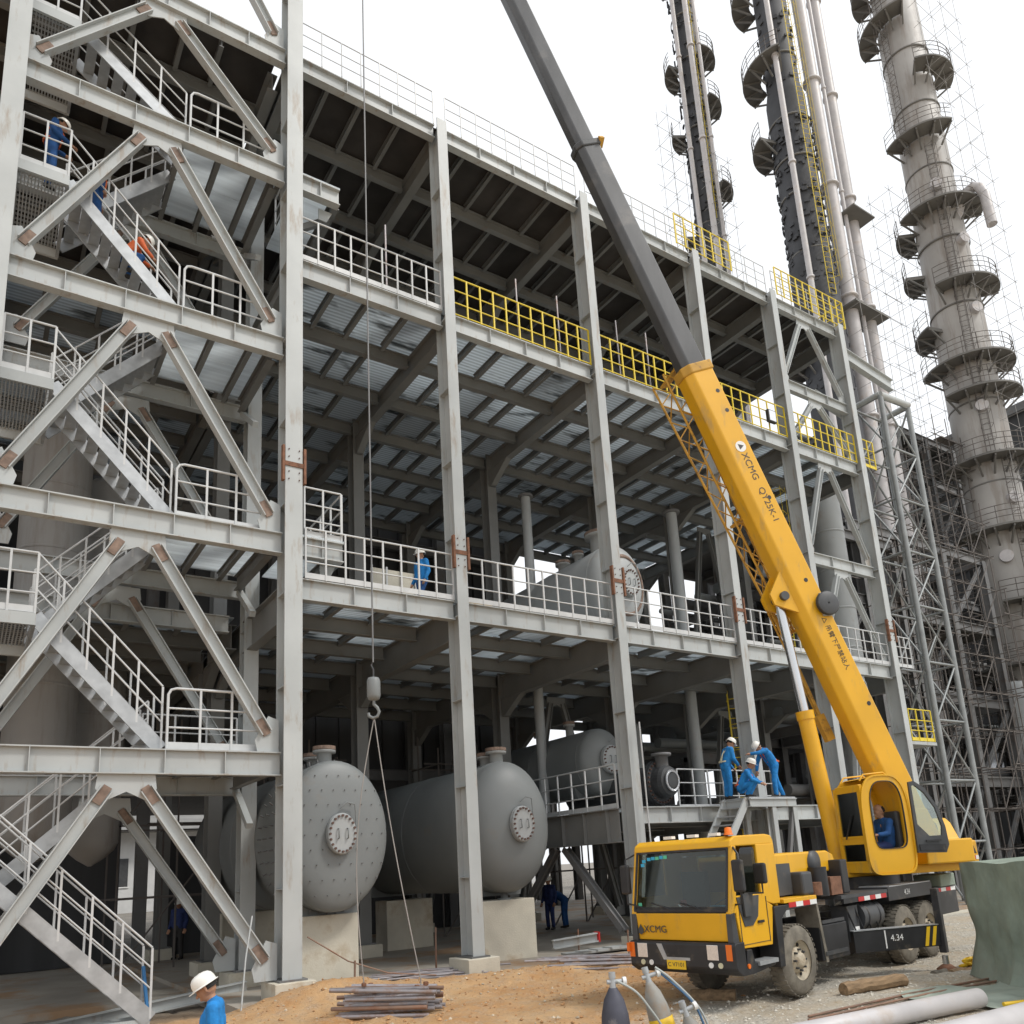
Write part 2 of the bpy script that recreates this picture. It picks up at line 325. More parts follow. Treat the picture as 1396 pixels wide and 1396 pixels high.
def axis_pts(lo, a, b, hi, fine):
    out = []; x = a
    while x < b: out.append(x); x += fine
    out.append(b)
    L, st = [], fine*2; x = a
    while x > lo: x -= st; st *= 1.45; L.append(max(x, lo))
    Rr, st = [], fine*2; x = b
    while x < hi: x += st; st *= 1.45; Rr.append(min(x, hi))
    return L[::-1]+out+Rr
gx = axis_pts(-3500, 1, 20, 3500, .1); gy = axis_pts(-3500, 4.5, 16, 3500, .1)
g = MB(); nx = len(gx)
g.add([(x, y, gh(x, y)) for y in gy for x in gx], [(j*nx+i, j*nx+i+1, (j+1)*nx+i+1, (j+1)*nx+i) for j in range(len(gy)-1) for i in range(nx-1)], True)
g.build('ground', 'ground', kind='structure')
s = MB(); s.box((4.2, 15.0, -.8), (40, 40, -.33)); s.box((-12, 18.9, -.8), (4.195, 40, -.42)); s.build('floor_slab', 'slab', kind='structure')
MB().box((7.5, 14.45, -.7), (40, 14.995, -.385)).build('concrete_apron', 'conc', kind='structure')
# loose stones and clods
def scatter(name, m, n, fn, r0, r1, label, cat):
    b = MB()
    for _ in range(n):
        x, y = fn(); r = r0+(r1-r0)*random.random()**3; z = gh(x, y)
        k = [V((random.uniform(.7, 1.2), 0, 0)), V((0, random.uniform(.7, 1.2), 0)), V((0, 0, random.uniform(.5, .9)))]
        ro = Matrix.Rotation(random.uniform(0, 6.28), 3, 'Z'); c = V((x, y, z+r*.2))
        p = [c+ro @ (k[0]*r), c+ro @ (k[1]*r), c-ro @ (k[0]*r), c-ro @ (k[1]*r), c+k[2]*r, c-k[2]*r]
        b.add(p, [(0,1,4),(1,2,4),(2,3,4),(3,0,4),(1,0,5),(2,1,5),(3,2,5),(0,3,5)])
    b.build(name, m, label=label, cat=cat, kind='stuff')
def pg():
    while 1:
        x, y = random.uniform(7, 24), random.uniform(5, 13)
        if (y-8.9)-.62*(x-8.1) < random.gauss(0, .5): return x, y
def pd():
    while 1:
        x, y = random.uniform(3.6, 13), random.uniform(8, 15)
        if (y-8.9)-.62*(x-8.1) > random.gauss(0, .4): return x, y
scatter('pale_rubble', mat('chip', (.5, .42, .31), .9, var=.3, vs=9), 500, pd, .006, .045, 'pale stone chips strewn over the orange soil', 'rubble')
scatter('gravel', 'stone', 7000, pg, .008, .035, 'pale loose gravel around the crane truck', 'gravel')
scatter('dirt_clods', 'dirtclod', 2400, pd, .004, .04, 'orange clods of excavated soil before the steel frame', 'soil')

# ------------------------------------------------------------------ steel frame
CX = [-.36, 5.21, 9.2, 14.02, 18.73, 22.62, 26.57]
YF = 15.416; YC = 15.66; ROW = [YC, 21.5, 27.6]
zc = lambda z: 1.8+(z-1.8)*1.014
L2, L3, RF = zc(7.78), zc(15.36), zc(21.0)
SL = [zc(4.19), zc(8.7), zc(13.22), zc(17.66)]
frame = thing('steel_building', (9, YF, GZ), 'open grey painted steel frame with columns, beams and chevron braces', 'steel frame')
def stiff_plates(parent, pts, sx, sy, sz, m='steel'):
    me = bmesh_(sx, sy, sz, m, 'stiffener')
    for p in pts: link('stiffener', me, parent, loc=p)
def column(x, y, z0, z1, B, H, m, spl=None, front=False):
    c = MB().hb((x, y, z0), (x, y, z1), H, B, .03, .02, up=(0, 1, 0)).build('column', m, frame)
    MB().box((x-B/2-.08, y-H/2-.08, z0-.03), (x+B/2+.08, y+H/2+.08, z0-.001)).build('base_plate', 'steel_dk', c)
    if front:
        z = z0+1.6; pts = []
        while z < z1-1: pts += [(x-B/2+.01, y-H/2+.03, z)]; z += 1.95
        stiff_plates(c, pts, B/2-.02, H-.06, .02)
    if spl:
        for sx in (-1, 1):
            for yy in (y-H/2-.04,):
                MB().box((x+sx*(B/2+.045)-.025, yy, spl-.40), (x+sx*(B/2+.045)+.025, yy+.1, spl+.40)).build('splice_plate', 'rust', c)
        MB().box((x-B/2-.03, y-H/2-.022, spl-.05), (x+B/2+.03, y-H/2-.002, spl+.05)).build('splice_band', 'rust', c)
        bo = MB()
        for i in range(5):
            for sx in (-.5, .5): bo.cyl((x+sx*B*.6, y-H/2-.025, spl-.34+i*.17), (x+sx*B*.6, y-H/2-.002, spl-.34+i*.17), .014, n=6)
        bo.build('splice_bolts', 'bolt', c)
    return c
SPL = {1: 10.3, 2: 9.02, 3: 9.05, 4: 8.85, 6: 9.1}
for i, x in enumerate(CX):
    top = 26 if i < 2 else RF+.1
    if i == 0: x = -.30
    B = .37 if i < 2 else .29
    column(x, YF+.25, .02 if i else -.3, top, B, .5, 'steel', SPL.get(i), True)
    for y in ROW[1:]: column(x, y, .02, RF-.1, .34, .45, 'steel_shaded')
for x in (-.3, 5.2): column(x, 18.5, 0, 21.0, .33, .4, 'steel', None, True)
# pedestals
for i, x in enumerate(CX):
    for y in ROW:
        MB().box((x-.38, y-.45, -1.0), (x+.38, y+.4, -.012)).build('column_pedestal', 'conc', frame, bevel=.015)
for x in (-.3, 5.2): MB().box((x-.42, 18.1, -1.2), (x+.42, 18.9, -.032)).build('column_pedestal', 'conc', frame, bevel=.015)
def xbeam(x0, x1, y, zt, H, B, m, nst=0, parent=frame, name='beam', rust_top=False):
    b = link(name, hmesh('x', x1-x0, H, B, m, name), parent, loc=(x0, y, zt-H/2))
    if nst: stiff_plates(b, [(x0+(k+1)*(x1-x0)/(nst+1), y-B/2+.004, zt-H+.025) for k in range(nst)], .014, B/2-.014, H-.05, m)
    return b
def brace(p, q, y, m='steel', B=.2, H=.22, ends=True):
    a, b = V((p[0], y, p[1])), V((q[0], y, q[1])); d = (b-a).normalized()
    ip = V((-d.z, 0, d.x)); o = MB().hb(a, b, H, B, .02, .016, up=ip).build('brace', m, frame)
    if ends:
        for e, s_ in ((a, 1), (b, -1)):
            MB().bar(e-d*s_*.04+V((0, -.028, 0)), e+d*s_*.3+V((0, -.028, 0)), H-.07, .03, V((0, 1, 0))).build('splice_cover', 'splice', o)
    return o
def gusset(pts, y, m='steel'): MB().prism(pts, (0, y-.012, 0), (1, 0, 0), (0, 0, 1), (0, .024, 0)).build('gusset', m, frame)
def chevron(x0, x1, zb, zt, y, m='steel', gs=.75, B=.2, H=.22, ends=True):
    xm = (x0+x1)/2-.1; k = gs
    gusset([(xm-.62*k, zt), (xm-.66*k, zt-.35*k), (xm-.42*k, zt-.62*k), (xm, zt-.42*k), (xm+.42*k, zt-.62*k), (xm+.66*k, zt-.35*k), (xm+.62*k, zt)], y, m)
    for sx, xe in ((-1, x0), (1, x1)):
        xi = xe-sx*.02
        gusset([(xi, zb), (xi, zb+.85*k), (xi-sx*.28*k, zb+.95*k), (xi-sx*.62*k, zb+.3*k), (xi-sx*.55*k, zb)], y, m)
        brace((xm+sx*.42*k, zt-.35*k), (xi-sx*.33*k, zb+.5*k), y, m, B, H, ends)
    # stair-bay chevrons
lv = [-.02]+SL
for i in range(4):
    chevron(CX[0]+.17, CX[1]-.19, lv[i] if i else .02, lv[i+1]-.45, YC)
    chevron(-.3+.17, 5.2-.17, lv[i] if i else 0, lv[i+1]-.6, 18.5, B=.18, H=.2)
chevron(CX[0]+.17, CX[1]-.19, SL[3], RF-.42, YC)
chevron(CX[0]+.17, CX[1]-.19, RF, RF+4.3, YC)
for i, z in enumerate(SL):
    xbeam(CX[0]+.1, CX[1]-.187, YC, z, .46, .2, 'steel', 4)
    xbeam(-.2, 5.03, 18.5, z-.15, .4, .18, 'steel', 3)
xbeam(CX[0]+.1, CX[1]-.187, YC, RF, .44, .2, 'steel', 5)
for z in (SL[1], SL[3]): xbeam(CX[1]+.187, CX[1]+1.15, YC, z, .44, .2, 'steel', 1)
# end bay chevrons and mid beams
MA, MBm = zc(17.75), zc(11.35)
for zt in (MA, MBm): xbeam(CX[5]+.147, CX[6]-.147, YC, zt, .4, .18, 'steel', 2)
for zb, zt in ((MA, RF-.42), (L3, MA-.4), (MBm, L3-.48), (L2, MBm-.4), (.05, L2-.48)): chevron(CX[5]+.15, CX[6]-.15, zb, zt, YC, gs=.6, B=.15, H=.17, ends=False)
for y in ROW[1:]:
    for a, b_ in ((3, 4), (5, 6)): chevron(CX[a]+.17, CX[b_]-.17, .05, L2-.6, y, 'steel_shaded', gs=.6, B=.16, H=.18, ends=False)
    chevron(CX[5]+.17, CX[6]-.17, L2, L3-.6, y, 'steel_shaded', gs=.6, B=.16, H=.18, ends=False)

def floor(name, label, zt, xs, ys, m, deck, sec, jst, gH, fH, skip_front=False, noise_j=True, cat='floor deck', split_front=True):
    t = thing(name, (xs[0], ys[0], zt), label, cat)
    for x in xs:
        for a, b in zip(ys[:-1], ys[1:]):
            gd = link('girder', hmesh('y', b-a-.5, gH, .24, m, 'girder'), t, loc=(x, a+.25, zt-.10-gH/2))
            for yy, sg in ((b-.25, -1), (a+.25, 1)):
                if sg == 1 and a == ys[0]: continue
                MB().prism([(0, 0), (sg*1.1, 0), (sg*.95, -.07), (sg*.12, -.55), (0, -.55)], (x-.1, yy, zt-.10-gH+.002), (0, 1, 0), (0, 0, 1), (.2, 0, 0)).build('haunch', m, gd)
    for i in range(len(xs)-1):
        x0, x1 = xs[i]+.14, xs[i+1]-.14; n = max(2, round((x1-x0)/jst)); dx = (x1-x0)/n
        back_j, back_p = MB(), MB()
        for r_, (a, b) in enumerate(zip(ys[:-1], ys[1:])):
            k = max(2, round((b-a)/sec)); dy = (b-a)/k
            for j in range(k+1):
                y = a+j*dy
                if j == 0 and r_ == 0:
                    if not skip_front: xbeam(x0, x1, y, zt, fH, .2, 'steel', 3 if x1-x0 > 4 else 2, t, 'edge_beam')
                    continue
                if j == k and r_ < len(ys)-2: continue
                xbeam(x0-.02, x1+.02, y, zt-.09, .36, .17, m, 0, t, 'secondary_beam')
            for j in range(k):
                y = a+j*dy
                js = [x0+q*dx+(random.uniform(-.16, .16) if noise_j else 0) for q in range(1, n)]
                for xj in js:
                    if r_ == 0: link('joist', hmesh('y', dy-.18, .2, .1, m, 'joist'), t, loc=(xj, y+.09, zt-.12))
                    else: back_j.hb((xj, y+.09, zt-.12), (xj, y+dy-.09, zt-.12), .2, .1)
                ed = [xs[i]+.005]+js+[xs[i+1]-.005]
                for xa, xb in zip(ed[:-1], ed[1:]):
                    if r_ == 0: link('deck_panel', MB().box((xa+.004, y+.002, zt-.018), (xb-.004, y+dy-.002, zt+.006)).mesh('deck_panel', deck), t)
                    else: back_p.box((xa+.004, y+.002, zt-.018), (xb-.004, y+dy-.002, zt+.006))
        if back_j.v: back_j.build('joists', m, t, kind='stuff')
        if back_p.v: back_p.build('deck_panels', deck, t, kind='stuff')
    return t
floor('floor_deck', 'lower floor deck of the steel frame, grey joists under galvanised panels', L2, CX[1:], ROW, 'steel_shaded', 'deckpanel', 2.0, 1.15, .78, .46)
floor('floor_deck', 'upper floor deck of the steel frame with bright galvanised panels', L3, CX[1:], ROW, 'steel_shaded', 'deckpanel', 2.0, .95, .55, .46)
floor('roof_deck', 'dark roof deck of the steel frame on grey joists', RF, CX[1:], ROW, 'steel_shaded', 'roofdk', 2.0, .95, .6, .42)
floor('floor_deck', 'lower floor deck behind the stair tower', L2, [-4.2, -.36, 4.92], [18.75, 21.5, 27.6], 'steel_shaded', 'deckpanel', 1.5, 1.1, .6, .4)
floor('floor_deck', 'upper floor deck behind the stair tower', L3, [-4.2, -.36, 4.92], [18.75, 21.5, 27.6], 'steel_shaded', 'deckpanel', 1.5, 1.1, .55, .4)
floor('roof_deck', 'dark roof deck over and behind the stair tower', RF, [-4.2, -.36, 4.92], [16.0, 18.75, 21.5, 27.6], 'steel_shaded', 'roofdk', 2.0, 1.1, .5, .4, skip_front=True)
# low platform between the third and fifth right-hand columns
PZ = zc(3.08)
pf = floor('platform_deck', 'low platform deck carrying the dark exchanger and tank', PZ, [14.02, 18.73, 22.62], [YC, 21.3], 'steel_shaded', 'deckpanel', 1.9, 1.1, .5, .42)
gd = link('deep_girder', hmesh('y', 5.1, .85, .26, 'steel_shaded', 'girder'), pf, loc=(13.8, 15.92, PZ-.43))
stiff_plates(gd, [(13.675, 16.3+.95*k, PZ-.83) for k in range(5)], .11, .016, .8, 'steel_shaded')
for y0, y1 in ((16.2, 18.4), (21, 18.8)):
    MB().hb((13.9, y0, .1), (13.9, y1, PZ-.9), .2, .18, up=(1, 0, 0)).build('brace', 'steel_dk', pf)

# ------------------------------------------------------------------ guard railings
def railing(label, p, q, m='railgrey', h=1.12, step=.55, rails=(1.0, .66, .33), r=.022, toe=True, group='guard railings of the steel frame', n=None, name='guard_railing', vert=True, zq=None):
    p, q = V(p), V(q); t = thing(name, p, label, 'railing', group); L = (q-p).length; n = n or max(1, round(L/step))
    pm = shared(('post', h, r, m), lambda: MB().bar((0, 0, 0), (0, 0, h), r*1.7, r*1.7, (0, 1, 0)).mesh('post', m))
    for k in range(n+1): link('post', pm, t, loc=p+(q-p)*(k/n))
    for f in rails: MB().tube([p+V((0, 0, h*f)), q+V((0, 0, h*f))], r*(1 if f == 1 else .8), 6).build('rail', m, t)
    if toe: MB().bar(p+V((0, 0, .07)), q+V((0, 0, .07)), .008, .12).build('toe_board', m, t)
    return t
BN = ['first', 'second', 'third', 'fourth', 'fifth']
for i in range(5):
    x0, x1 = CX[i+1]+.2, CX[i+2]-.17; nb = BN[i]
    railing(f'pale grey railing on the lower floor edge, {nb} bay right of the full-height column', (x0+(.1 if i == 0 else 0), YC-.1, L2+.005), (x1, YC-.1, L2+.005), step=.46)
    railing(f'{"pale grey" if i == 0 else "yellow"} railing on the upper floor edge, {nb} bay right of the full-height column', (x0, YC-.1, L3+.005), (x1, YC-.1, L3+.005), 'railgrey' if i == 0 else 'railyel', step=.42, toe=(i == 0), rails=(1, .66, .33) if i == 0 else (1, .66, .33, .03))
    railing(f'thin grey roof railing against the sky, {nb} bay right of the full-height column', (x0, YC-.1, RF+.01), (x1, YC-.1, RF+.01), step=.5, r=.014, rails=(1, .66, .33), toe=False, h=1.05, group='thin railings along the roof edge')
railing('yellow railing section on the roof left of the black columns pipes', (17.9, YC-.22, RF+.01), (20.5, YC-.22, RF+.01), 'railyel', step=.42, h=1.15, toe=False, rails=(1, .66, .33, .03))
railing('yellow railing section at the right end of the roof', (22.9, YC-.22, RF+.01), (26.9, YC-.22, RF+.01), 'railyel', step=.42, h=1.15, toe=False, rails=(1, .66, .33, .03))
railing('yellow railing returning along the roof end', (26.9, YC-.2, RF+.01), (26.9, YC+3, RF+.01), 'railyel', step=.42, h=1.15, toe=False, rails=(1, .66, .33, .03))
railing('yellow railing stub right of the last column, upper floor', (26.85, YC-.1, L3), (27.6, YC-.1, L3), 'railyel', step=.36)
railing('grey railing stub right of the last column, lower floor', (26.85, YC-.1, L2), (27.8, YC-.1, L2), step=.36)
railing('grey railing along the low platform side girder', (13.8, 15.95, PZ+.0), (13.8, 20.9, PZ), step=.62)
railing('yellow railing on the low end platform right of the last column', (27.0, YC-.1, zc(5.2)), (28.4, YC-.1, zc(5.2)), 'railyel', step=.5)
MB().box((26.8, YC-.1, zc(5.2)-.12), (28.5, YC+1.4, zc(5.2)-.01)).build('end_platform', 'steel', label='small low platform bolted right of the last column', cat='platform')
# cantilever platforms right of the full-height column
for z, nm in ((SL[1], 'middle'), (SL[3], 'top')):
    t = thing('cantilever_platform', (5.6, YC, z), f'{nm} cantilever landing sticking out right of the full-height column', 'platform', 'cantilever landings')
    MB().box((5.42, 15.56, z+.002), (6.36, 18.3, z+.03)).build('deck_panel', 'landpanel', t)
    MB().hb((6.34, 15.78, z-.2), (6.34, 18.3, z-.2), .36, .16).build('edge_beam', 'steel_shaded', t)
    MB().prism([(0, 0), (0, -.3), (.2, -.3), (.34, 0)], (5.95, 15.9, z-.45), (1, 0, 0), (0, 0, 1), (0, .03, 0)).build('bracket', 'steel', t)
    MB().bar((5.4, 16.2, z-1.1), (6.3, 16.2, z-.4), .14, .14).build('knee_brace', 'steel_shaded', t)
railing('grey railing around the middle cantilever landing front', (5.5, YC-.05, SL[1]+.03), (6.32, YC-.05, SL[1]+.03), step=.4)
railing('grey railing along the middle cantilever landing side', (6.34, YC-.03, SL[1]+.03), (6.34, 18.2, SL[1]+.03), step=.6)
railing('grey railing stub at the top cantilever landing', (5.5, 15.9, SL[3]+.03), (5.5, 17.8, SL[3]+.03), step=.6, toe=False)

# ------------------------------------------------------------------ stair tower
XL, XR = .74, 2.85
def flight(label, x0, z0, x1, z1, y0, y1):
    t = thing('stair_flight', (x0, y0, z0), label, 'stairs', 'flights of the steel stair tower')
    d = V((x1-x0, 0, z1-z0)); L = d.length; n = max(4, round(abs(z1-z0)/.205)); up = V((-d.z, 0, d.x)).normalized()
    if up.z < 0: up = -up
    for y in (y0, y1): MB().bar(V((x0, y, z0)), V((x1, y, z1)), .035, .26, up).build('stringer', 'galv', t)
    tm = bmesh_(.2, y1-y0-.05, .03, 'grating' if 0 else 'galv', 'tread')
    for k in range(1, n):
        p = V((x0, y0+.025, z0))+d*(k/n); link('tread', tm, t, loc=p+V((-.1, 0, 0)))
    for y in (y0, y1):
        m = 'railgrey'; off = V((0, 0, .1))
        for hh in (1.08, .74, .4): MB().tube([V((x0, y, z0+hh))+off, V((x1, y, z1+hh))+off], .02 if hh > 1 else .016).build('handrail', m, t)
        pm = shared(('post', 1.15, .02, m), lambda: MB().bar((0, 0, 0), (0, 0, 1.15), .036, .036, (0, 1, 0)).mesh('post', m))
        k = max(3, round(L/.62))
        for q in range(k+1): link('post', pm, t, loc=V((x0, y, z0+.02))+d*(q/k))
    return t
LVN = ['ground', 'first', 'second', 'third', 'fourth', 'roof']
zs = [-.45]+SL+[RF]
YA, YB, YD, YE = 15.95, 16.8, 17.1, 18.0
for i in range(5):
    zb, zt = zs[i], zs[i+1]; zm = (zb+zt)/2+.05 if i < 4 else (zb+zt)/2
    xl = XL if i else .45
    flight(f'front stair flight rising left from the {LVN[i]} level landing', XR+.05, zb+.05, xl, zm, YA, YB)
    if i < 4: flight(f'rear stair flight rising right to the {LVN[i+1]} level landing', xl, zm, XR, zt, YD, YE)
    t = thing('stair_landing', (.2, YA, zm), f'half landing of the stair tower above the {LVN[i]} level', 'landing', 'half landings of the stair tower')
    MB().box((-.1, YA-.1, zm), (xl, YE+.1, zm+.03)).build('deck_panel', 'grating', t)
    for y in (YA-.12, YE+.12): MB().bar((-.15, y, zm-.09), (xl+.02, y, zm-.09), .06, .22).build('edge_channel', 'steel', t)
    MB().bar((xl, YA-.09, zm-.1), (xl, YE+.09, zm-.1), .06, .18).build('cross_channel', 'galv', t)
    railing(f'grey railing on the half landing above the {LVN[i]} level', (-.1, YA-.1, zm+.03), (xl, YA-.1, zm+.03), step=.4, group='half landing railings')
for i, z in enumerate(SL):
    t = thing('stair_landing', (XR, YC, z), f'full landing of the stair tower at the {LVN[i+1]} level', 'landing', 'full landings of the stair tower')
    xe = [XR, XR+.8, XR+1.6, 5.0]
    for a, b in zip(xe[:-1], xe[1:]):
        for y0, y1 in ((15.8, 17.1), (17.12, 18.38)): link('deck_panel', MB().box((a+.01, y0, z+.004), (b-.01, y1, z+.03)).mesh('deck_panel', 'landpanel'), t)
    for a in xe[:-1]: MB().hb((a, 15.8, z-.11), (a, 18.4, z-.11), .2, .1).build('joist', 'steel_shaded', t)
    MB().hb((4.85, 15.9, z-.25), (4.85, 18.3, z-.25), .36, .16).build('cross_beam', 'steel_shaded', t)
    MB().bar((4.9, 17.2, z-1.3), (4.9, 18.3, z-.45), .13, .13).build('knee_brace', 'steel', t)
    lb = thing('guard_railing', (XR+.1, 15.75, z), f'rounded grey railing on the full landing at the {LVN[i+1]} level', 'railing', 'rounded landing railings')
    x0, x1, y = XR+.12, 4.72, 15.78; zz = z+.03
    MB().tube([(x0, y, zz), (x0, y, zz+1.02), (x0+.05, y, zz+1.11), (x0+.14, y, zz+1.14), (x1-.55, y, zz+1.14), (x1-.45, y, zz+1.1), (x1-.02, y, zz+.42), (x1, y, zz)], .026, 8).build('top_rail', 'railgrey', lb)
    for hh in (.76, .4): MB().tube([(x0, y, zz+hh), (x1-(.24 if hh > .5 else 0), y, zz+hh)], .02).build('rail', 'railgrey', lb)
    for f in (.33, .66): MB().bar((x0+(x1-x0)*f, y, zz), (x0+(x1-x0)*f, y, zz+1.13), .04, .04, (0, 1, 0)).build('post', 'railgrey', lb)
    MB().box((x0, y-.006, zz), (x1, y+.002, zz+.13)).build('toe_board', 'railgrey', lb)
    railing(f'grey railing at the back of the full landing, {LVN[i+1]} level', (XR+.1, 18.3, z+.03), (4.9, 18.3, z+.03), step=.6, group='back railings of the full landings')
MB().bar((.2, 16.2, -.5), (2.9, 16.2, -.42), .5, .1).build('stair_foot_beam', 'steel', label='grey steel beam lying under the foot of the stairs', cat='beam')
MB().hb((1.4, 17.4, -.55), (5.0, 17.6, -.25), .22, .15).build('loose_beam', 'steel', label='loose grey beam lying beside the stair foot', cat='beam')
MB().bar((3.0, 16.6, -.55), (2.9, 16.75, .42), .06, .03).build('blue_post', 'bluepaint', label='blue painted flat bar standing beside the stair foot', cat='bar')

# ------------------------------------------------------------------ horizontal tanks
def tank(label, x, y, z, rx, rz, L, m, spikes=False, saddle=None, noz=((.6, .16, .34), (1.3, .14, .28)), rust_top=True, manway=True, ringm=None, slab=None, drain=False, flat=False):
    """dished tank with its axis along +Y; front dome at y"""
    t = thing('horizontal_tank', (x, y+L/2, z-rz), label, 'tank'); k = rx/rz; dep = .42*rz if not flat else .17*rz
    pr = []
    for i in range(11):
        a = math.pi/2*i/10; pr.append((rz*math.sin(a)**(.8 if not flat else .55), dep*(1-math.cos(a))))
    pr += [(rz, dep+(L-2*dep)*j/6) for j in range(1, 7)]
    for i in range(1, 9):
        a = math.pi/2*i/8; pr.append((rz*math.cos(a), L-dep+dep*math.sin(a)))
    MB().lathe(pr, (x, y, z), (0, 1, 0), 48, k, (1, 0, 0)).build('shell', m, t)
    for j in (0.02, .5): # weld seams
        yy = y+dep+(L-2*dep)*j; MB().lathe([(rz+.001, 0), (rz+.012, .01), (rz+.012, .04), (rz+.001, .05)], (x, yy, z), (0, 1, 0), 48, k, (1, 0, 0)).build('weld_band', m, t)
    if manway:
        mw = MB().lathe([(.0, -.16), (.40, -.16), (.42, -.14), (.42, -.09), (.40, -.085), (.40, -.075), (.42, -.07), (.42, -.02), (.30, -.01), (.30, .2)], (x, y, z), (0, 1, 0), 32, k, (1, 0, 0), smooth=False).build('manway', 'tank_lt', t)
        bo = MB()
        for i in range(20):
            a = 2*math.pi*i/20; bx, bz = x+.365*k*math.cos(a), z+.365*math.sin(a); bo.cyl((bx, y-.2, bz), (bx, y-.155, bz), .026, n=6)
        bo.build('bolts', 'bolt', mw)
        MB().tube([(x-.1, y-.16, z+.1), (x-.1, y-.22, z+.1), (x-.1, y-.22, z-.1), (x-.1, y-.16, z-.1)], .014).build('handle', 'tank', mw)
        MB().tube([(x+.1, y-.16, z+.1), (x+.1, y-.22, z+.1), (x+.1, y-.22, z-.1), (x+.1, y-.16, z-.1)], .014).build('handle', 'tank', mw)
        MB().tube([(x, y-.05, z+.52), (x+.12, y-.1, z+.64), (x+.3, y-.1, z+.6), (x+.42*k, y-.1, z+.42), (x+.44*k, y-.1, z+.1)], .016).build('davit_arm', 'tank', mw)
    if ringm: MB().lathe([(.84, dep*.15), (.86, dep*.1), (.95, dep*.15), (.96, dep*.3)], (x, y, z), (0, 1, 0), 40, k, (1, 0, 0)).build('rust_ring', ringm, t)
    if spikes:
        b = MB(); ex = 0
        st = .33
        for i in range(-6, 7):
            for j in range(-6, 7):
                px, pz = i*st*k+(st*k/2 if j % 2 else 0), j*st*.92; rr = math.hypot(px/k, pz)
                if rr > rz*.97 or rr < .5: continue
                a = math.asin(min(1, (rr/rz)**(1/.55))); yy = y+dep*(1-math.cos(a)); b.cyl((x+px, yy+.02, z+pz), (x+px, yy-.035, z+pz), .012, n=5)
        for a_ in range(40):
            an = 2*math.pi*a_/40
            for yy in (.5, .9, 1.3): b.cyl((x+rx*math.cos(an), y+dep+yy, z+rz*math.sin(an)), (x+rx*1.07*math.cos(an), y+dep+yy, z+rz*1.07*math.sin(an)), .016, n=5)
        b.build('insulation_pins', 'steel_dk', t)
    for yy, r_, hh in noz:
        nz = MB().lathe([(r_, -.3), (r_, hh-.1), (r_*1.55, hh-.1), (r_*1.55, hh-.04)], (x, y+dep+yy, z+rz), (0, 0, 1), 20).build('nozzle', 'tank_lt', t)
        MB().lathe([(0, hh+.05), (r_*1.55, hh+.05), (r_*1.55, hh-.03), (0, hh-.03)], (x, y+dep+yy, z+rz), (0, 0, 1), 20, smooth=False).build('nozzle_cover', 'splice', nz)
    if drain: MB().lathe([(.09, .3), (.09, -.12), (.17, -.12), (.17, -.2), (0, -.2)], (x, y+dep+.2, z-rz), (0, 0, 1), 16).build('drain_nozzle', m, t)
    for yy in (.55, L-1.6):
        sw = rx*.6; pts = [(-sw, -1.02*rz)]+[(rx*1.005*math.sin(a), -rz*1.005*math.cos(a)) for a in [R(-62+124*q/14) for q in range(15)]]+[(sw, -1.02*rz), (sw, -rz-.3), (-sw, -rz-.3)]
        pts = [(rx*1.004*math.sin(a), -rz*1.004*math.cos(a)) for a in [R(-50+100*q/14) for q in range(15)]]+[(sw, -rz-.07), (-sw, -rz-.07)]
        MB().prism(pts, (x, y+dep+yy, z), (1, 0, 0), (0, 0, 1), (0, .24, 0)).build('saddle', m, t)
    return t
tank('dark grey tank studded with insulation pins, right of the full-height column', 6.48, 16.25, 2.66, 1.16, 1.56, 8, 'tank', spikes=True, flat=True)
tank('smooth dark grey tank behind the second front column', 11.02, 16.3, 2.78, 1.17, 1.58, 8, 'tank', drain=True, noz=((.25, .17, .32), (.75, .15, .26)))
tank('large grey tank on the lower floor deck, rusty flange face', 15.6, 16.75, L2+1.78, 1.0, 1.38, 6.5, 'tank_lt', ringm='splice', noz=((.5, .3, .55), (1.6, .12, .35), (2.4, .16, .3)))
tank('grey tank on the low platform behind the exchanger', 15.75, 18.4, PZ+1.62, .85, 1.0, 6, 'tank', noz=((1.4, .12, .4), (3, .14, .3)))

for x, y0, nm in ((6.4, 16.95, 'pinned tank'), (11.0, 16.98, 'smooth tank')):
    for yy, wh in ((y0, 'front'), (y0+5.3, 'rear')):
        MB().box((x-.74, yy-.05, -.8), (x+.74, yy+.75, 1.04)).build('concrete_plinth', 'conc', label=f'{wh} pale concrete plinth under the {nm}', cat='plinth', group='concrete tank plinths', bevel=.02)
# exchanger with channel head
t = thing('heat_exchanger', (16.2, 16.6, PZ), 'dark bolted heat exchanger head on the low platform', 'heat exchanger')
ex, ez = 16.25, PZ+.78; exd = (0, 1, 0)
MB().lathe([(0, -.42), (.2, -.42), (.22, -.36), (.40, -.32), (.46, -.2), (.46, .05), (.62, .06), (.62, .15), (.64, .15), (.64, .24), (.5, .25), (.5, 4)], (ex, 16.8, ez), exd, 32, .85, (1, 0, 0), smooth=False).build('channel_head', 'dkgrey', t)
bo = MB()
for i in range(28):
    a = 2*math.pi*i/28; bo.cyl((ex+.57*.85*math.cos(a), 16.8, ez+.57*math.sin(a)), (ex+.57*.85*math.cos(a), 17.1, ez+.57*math.sin(a)), .026, n=6)
bo.build('flange_bolts', 'bolt', t)
MB().lathe([(.18, -.3), (.18, .12), (.28, .12), (.28, .2), (0, .2)], (ex, 16.75, ez+.6), (0, 0, 1), 16).build('nozzle', 'steel_dk', t)
MB().box((ex-.3, 17.3, PZ+.02), (ex+.3, 17.5, ez-.4)).build('saddle', 'dkgrey', t)
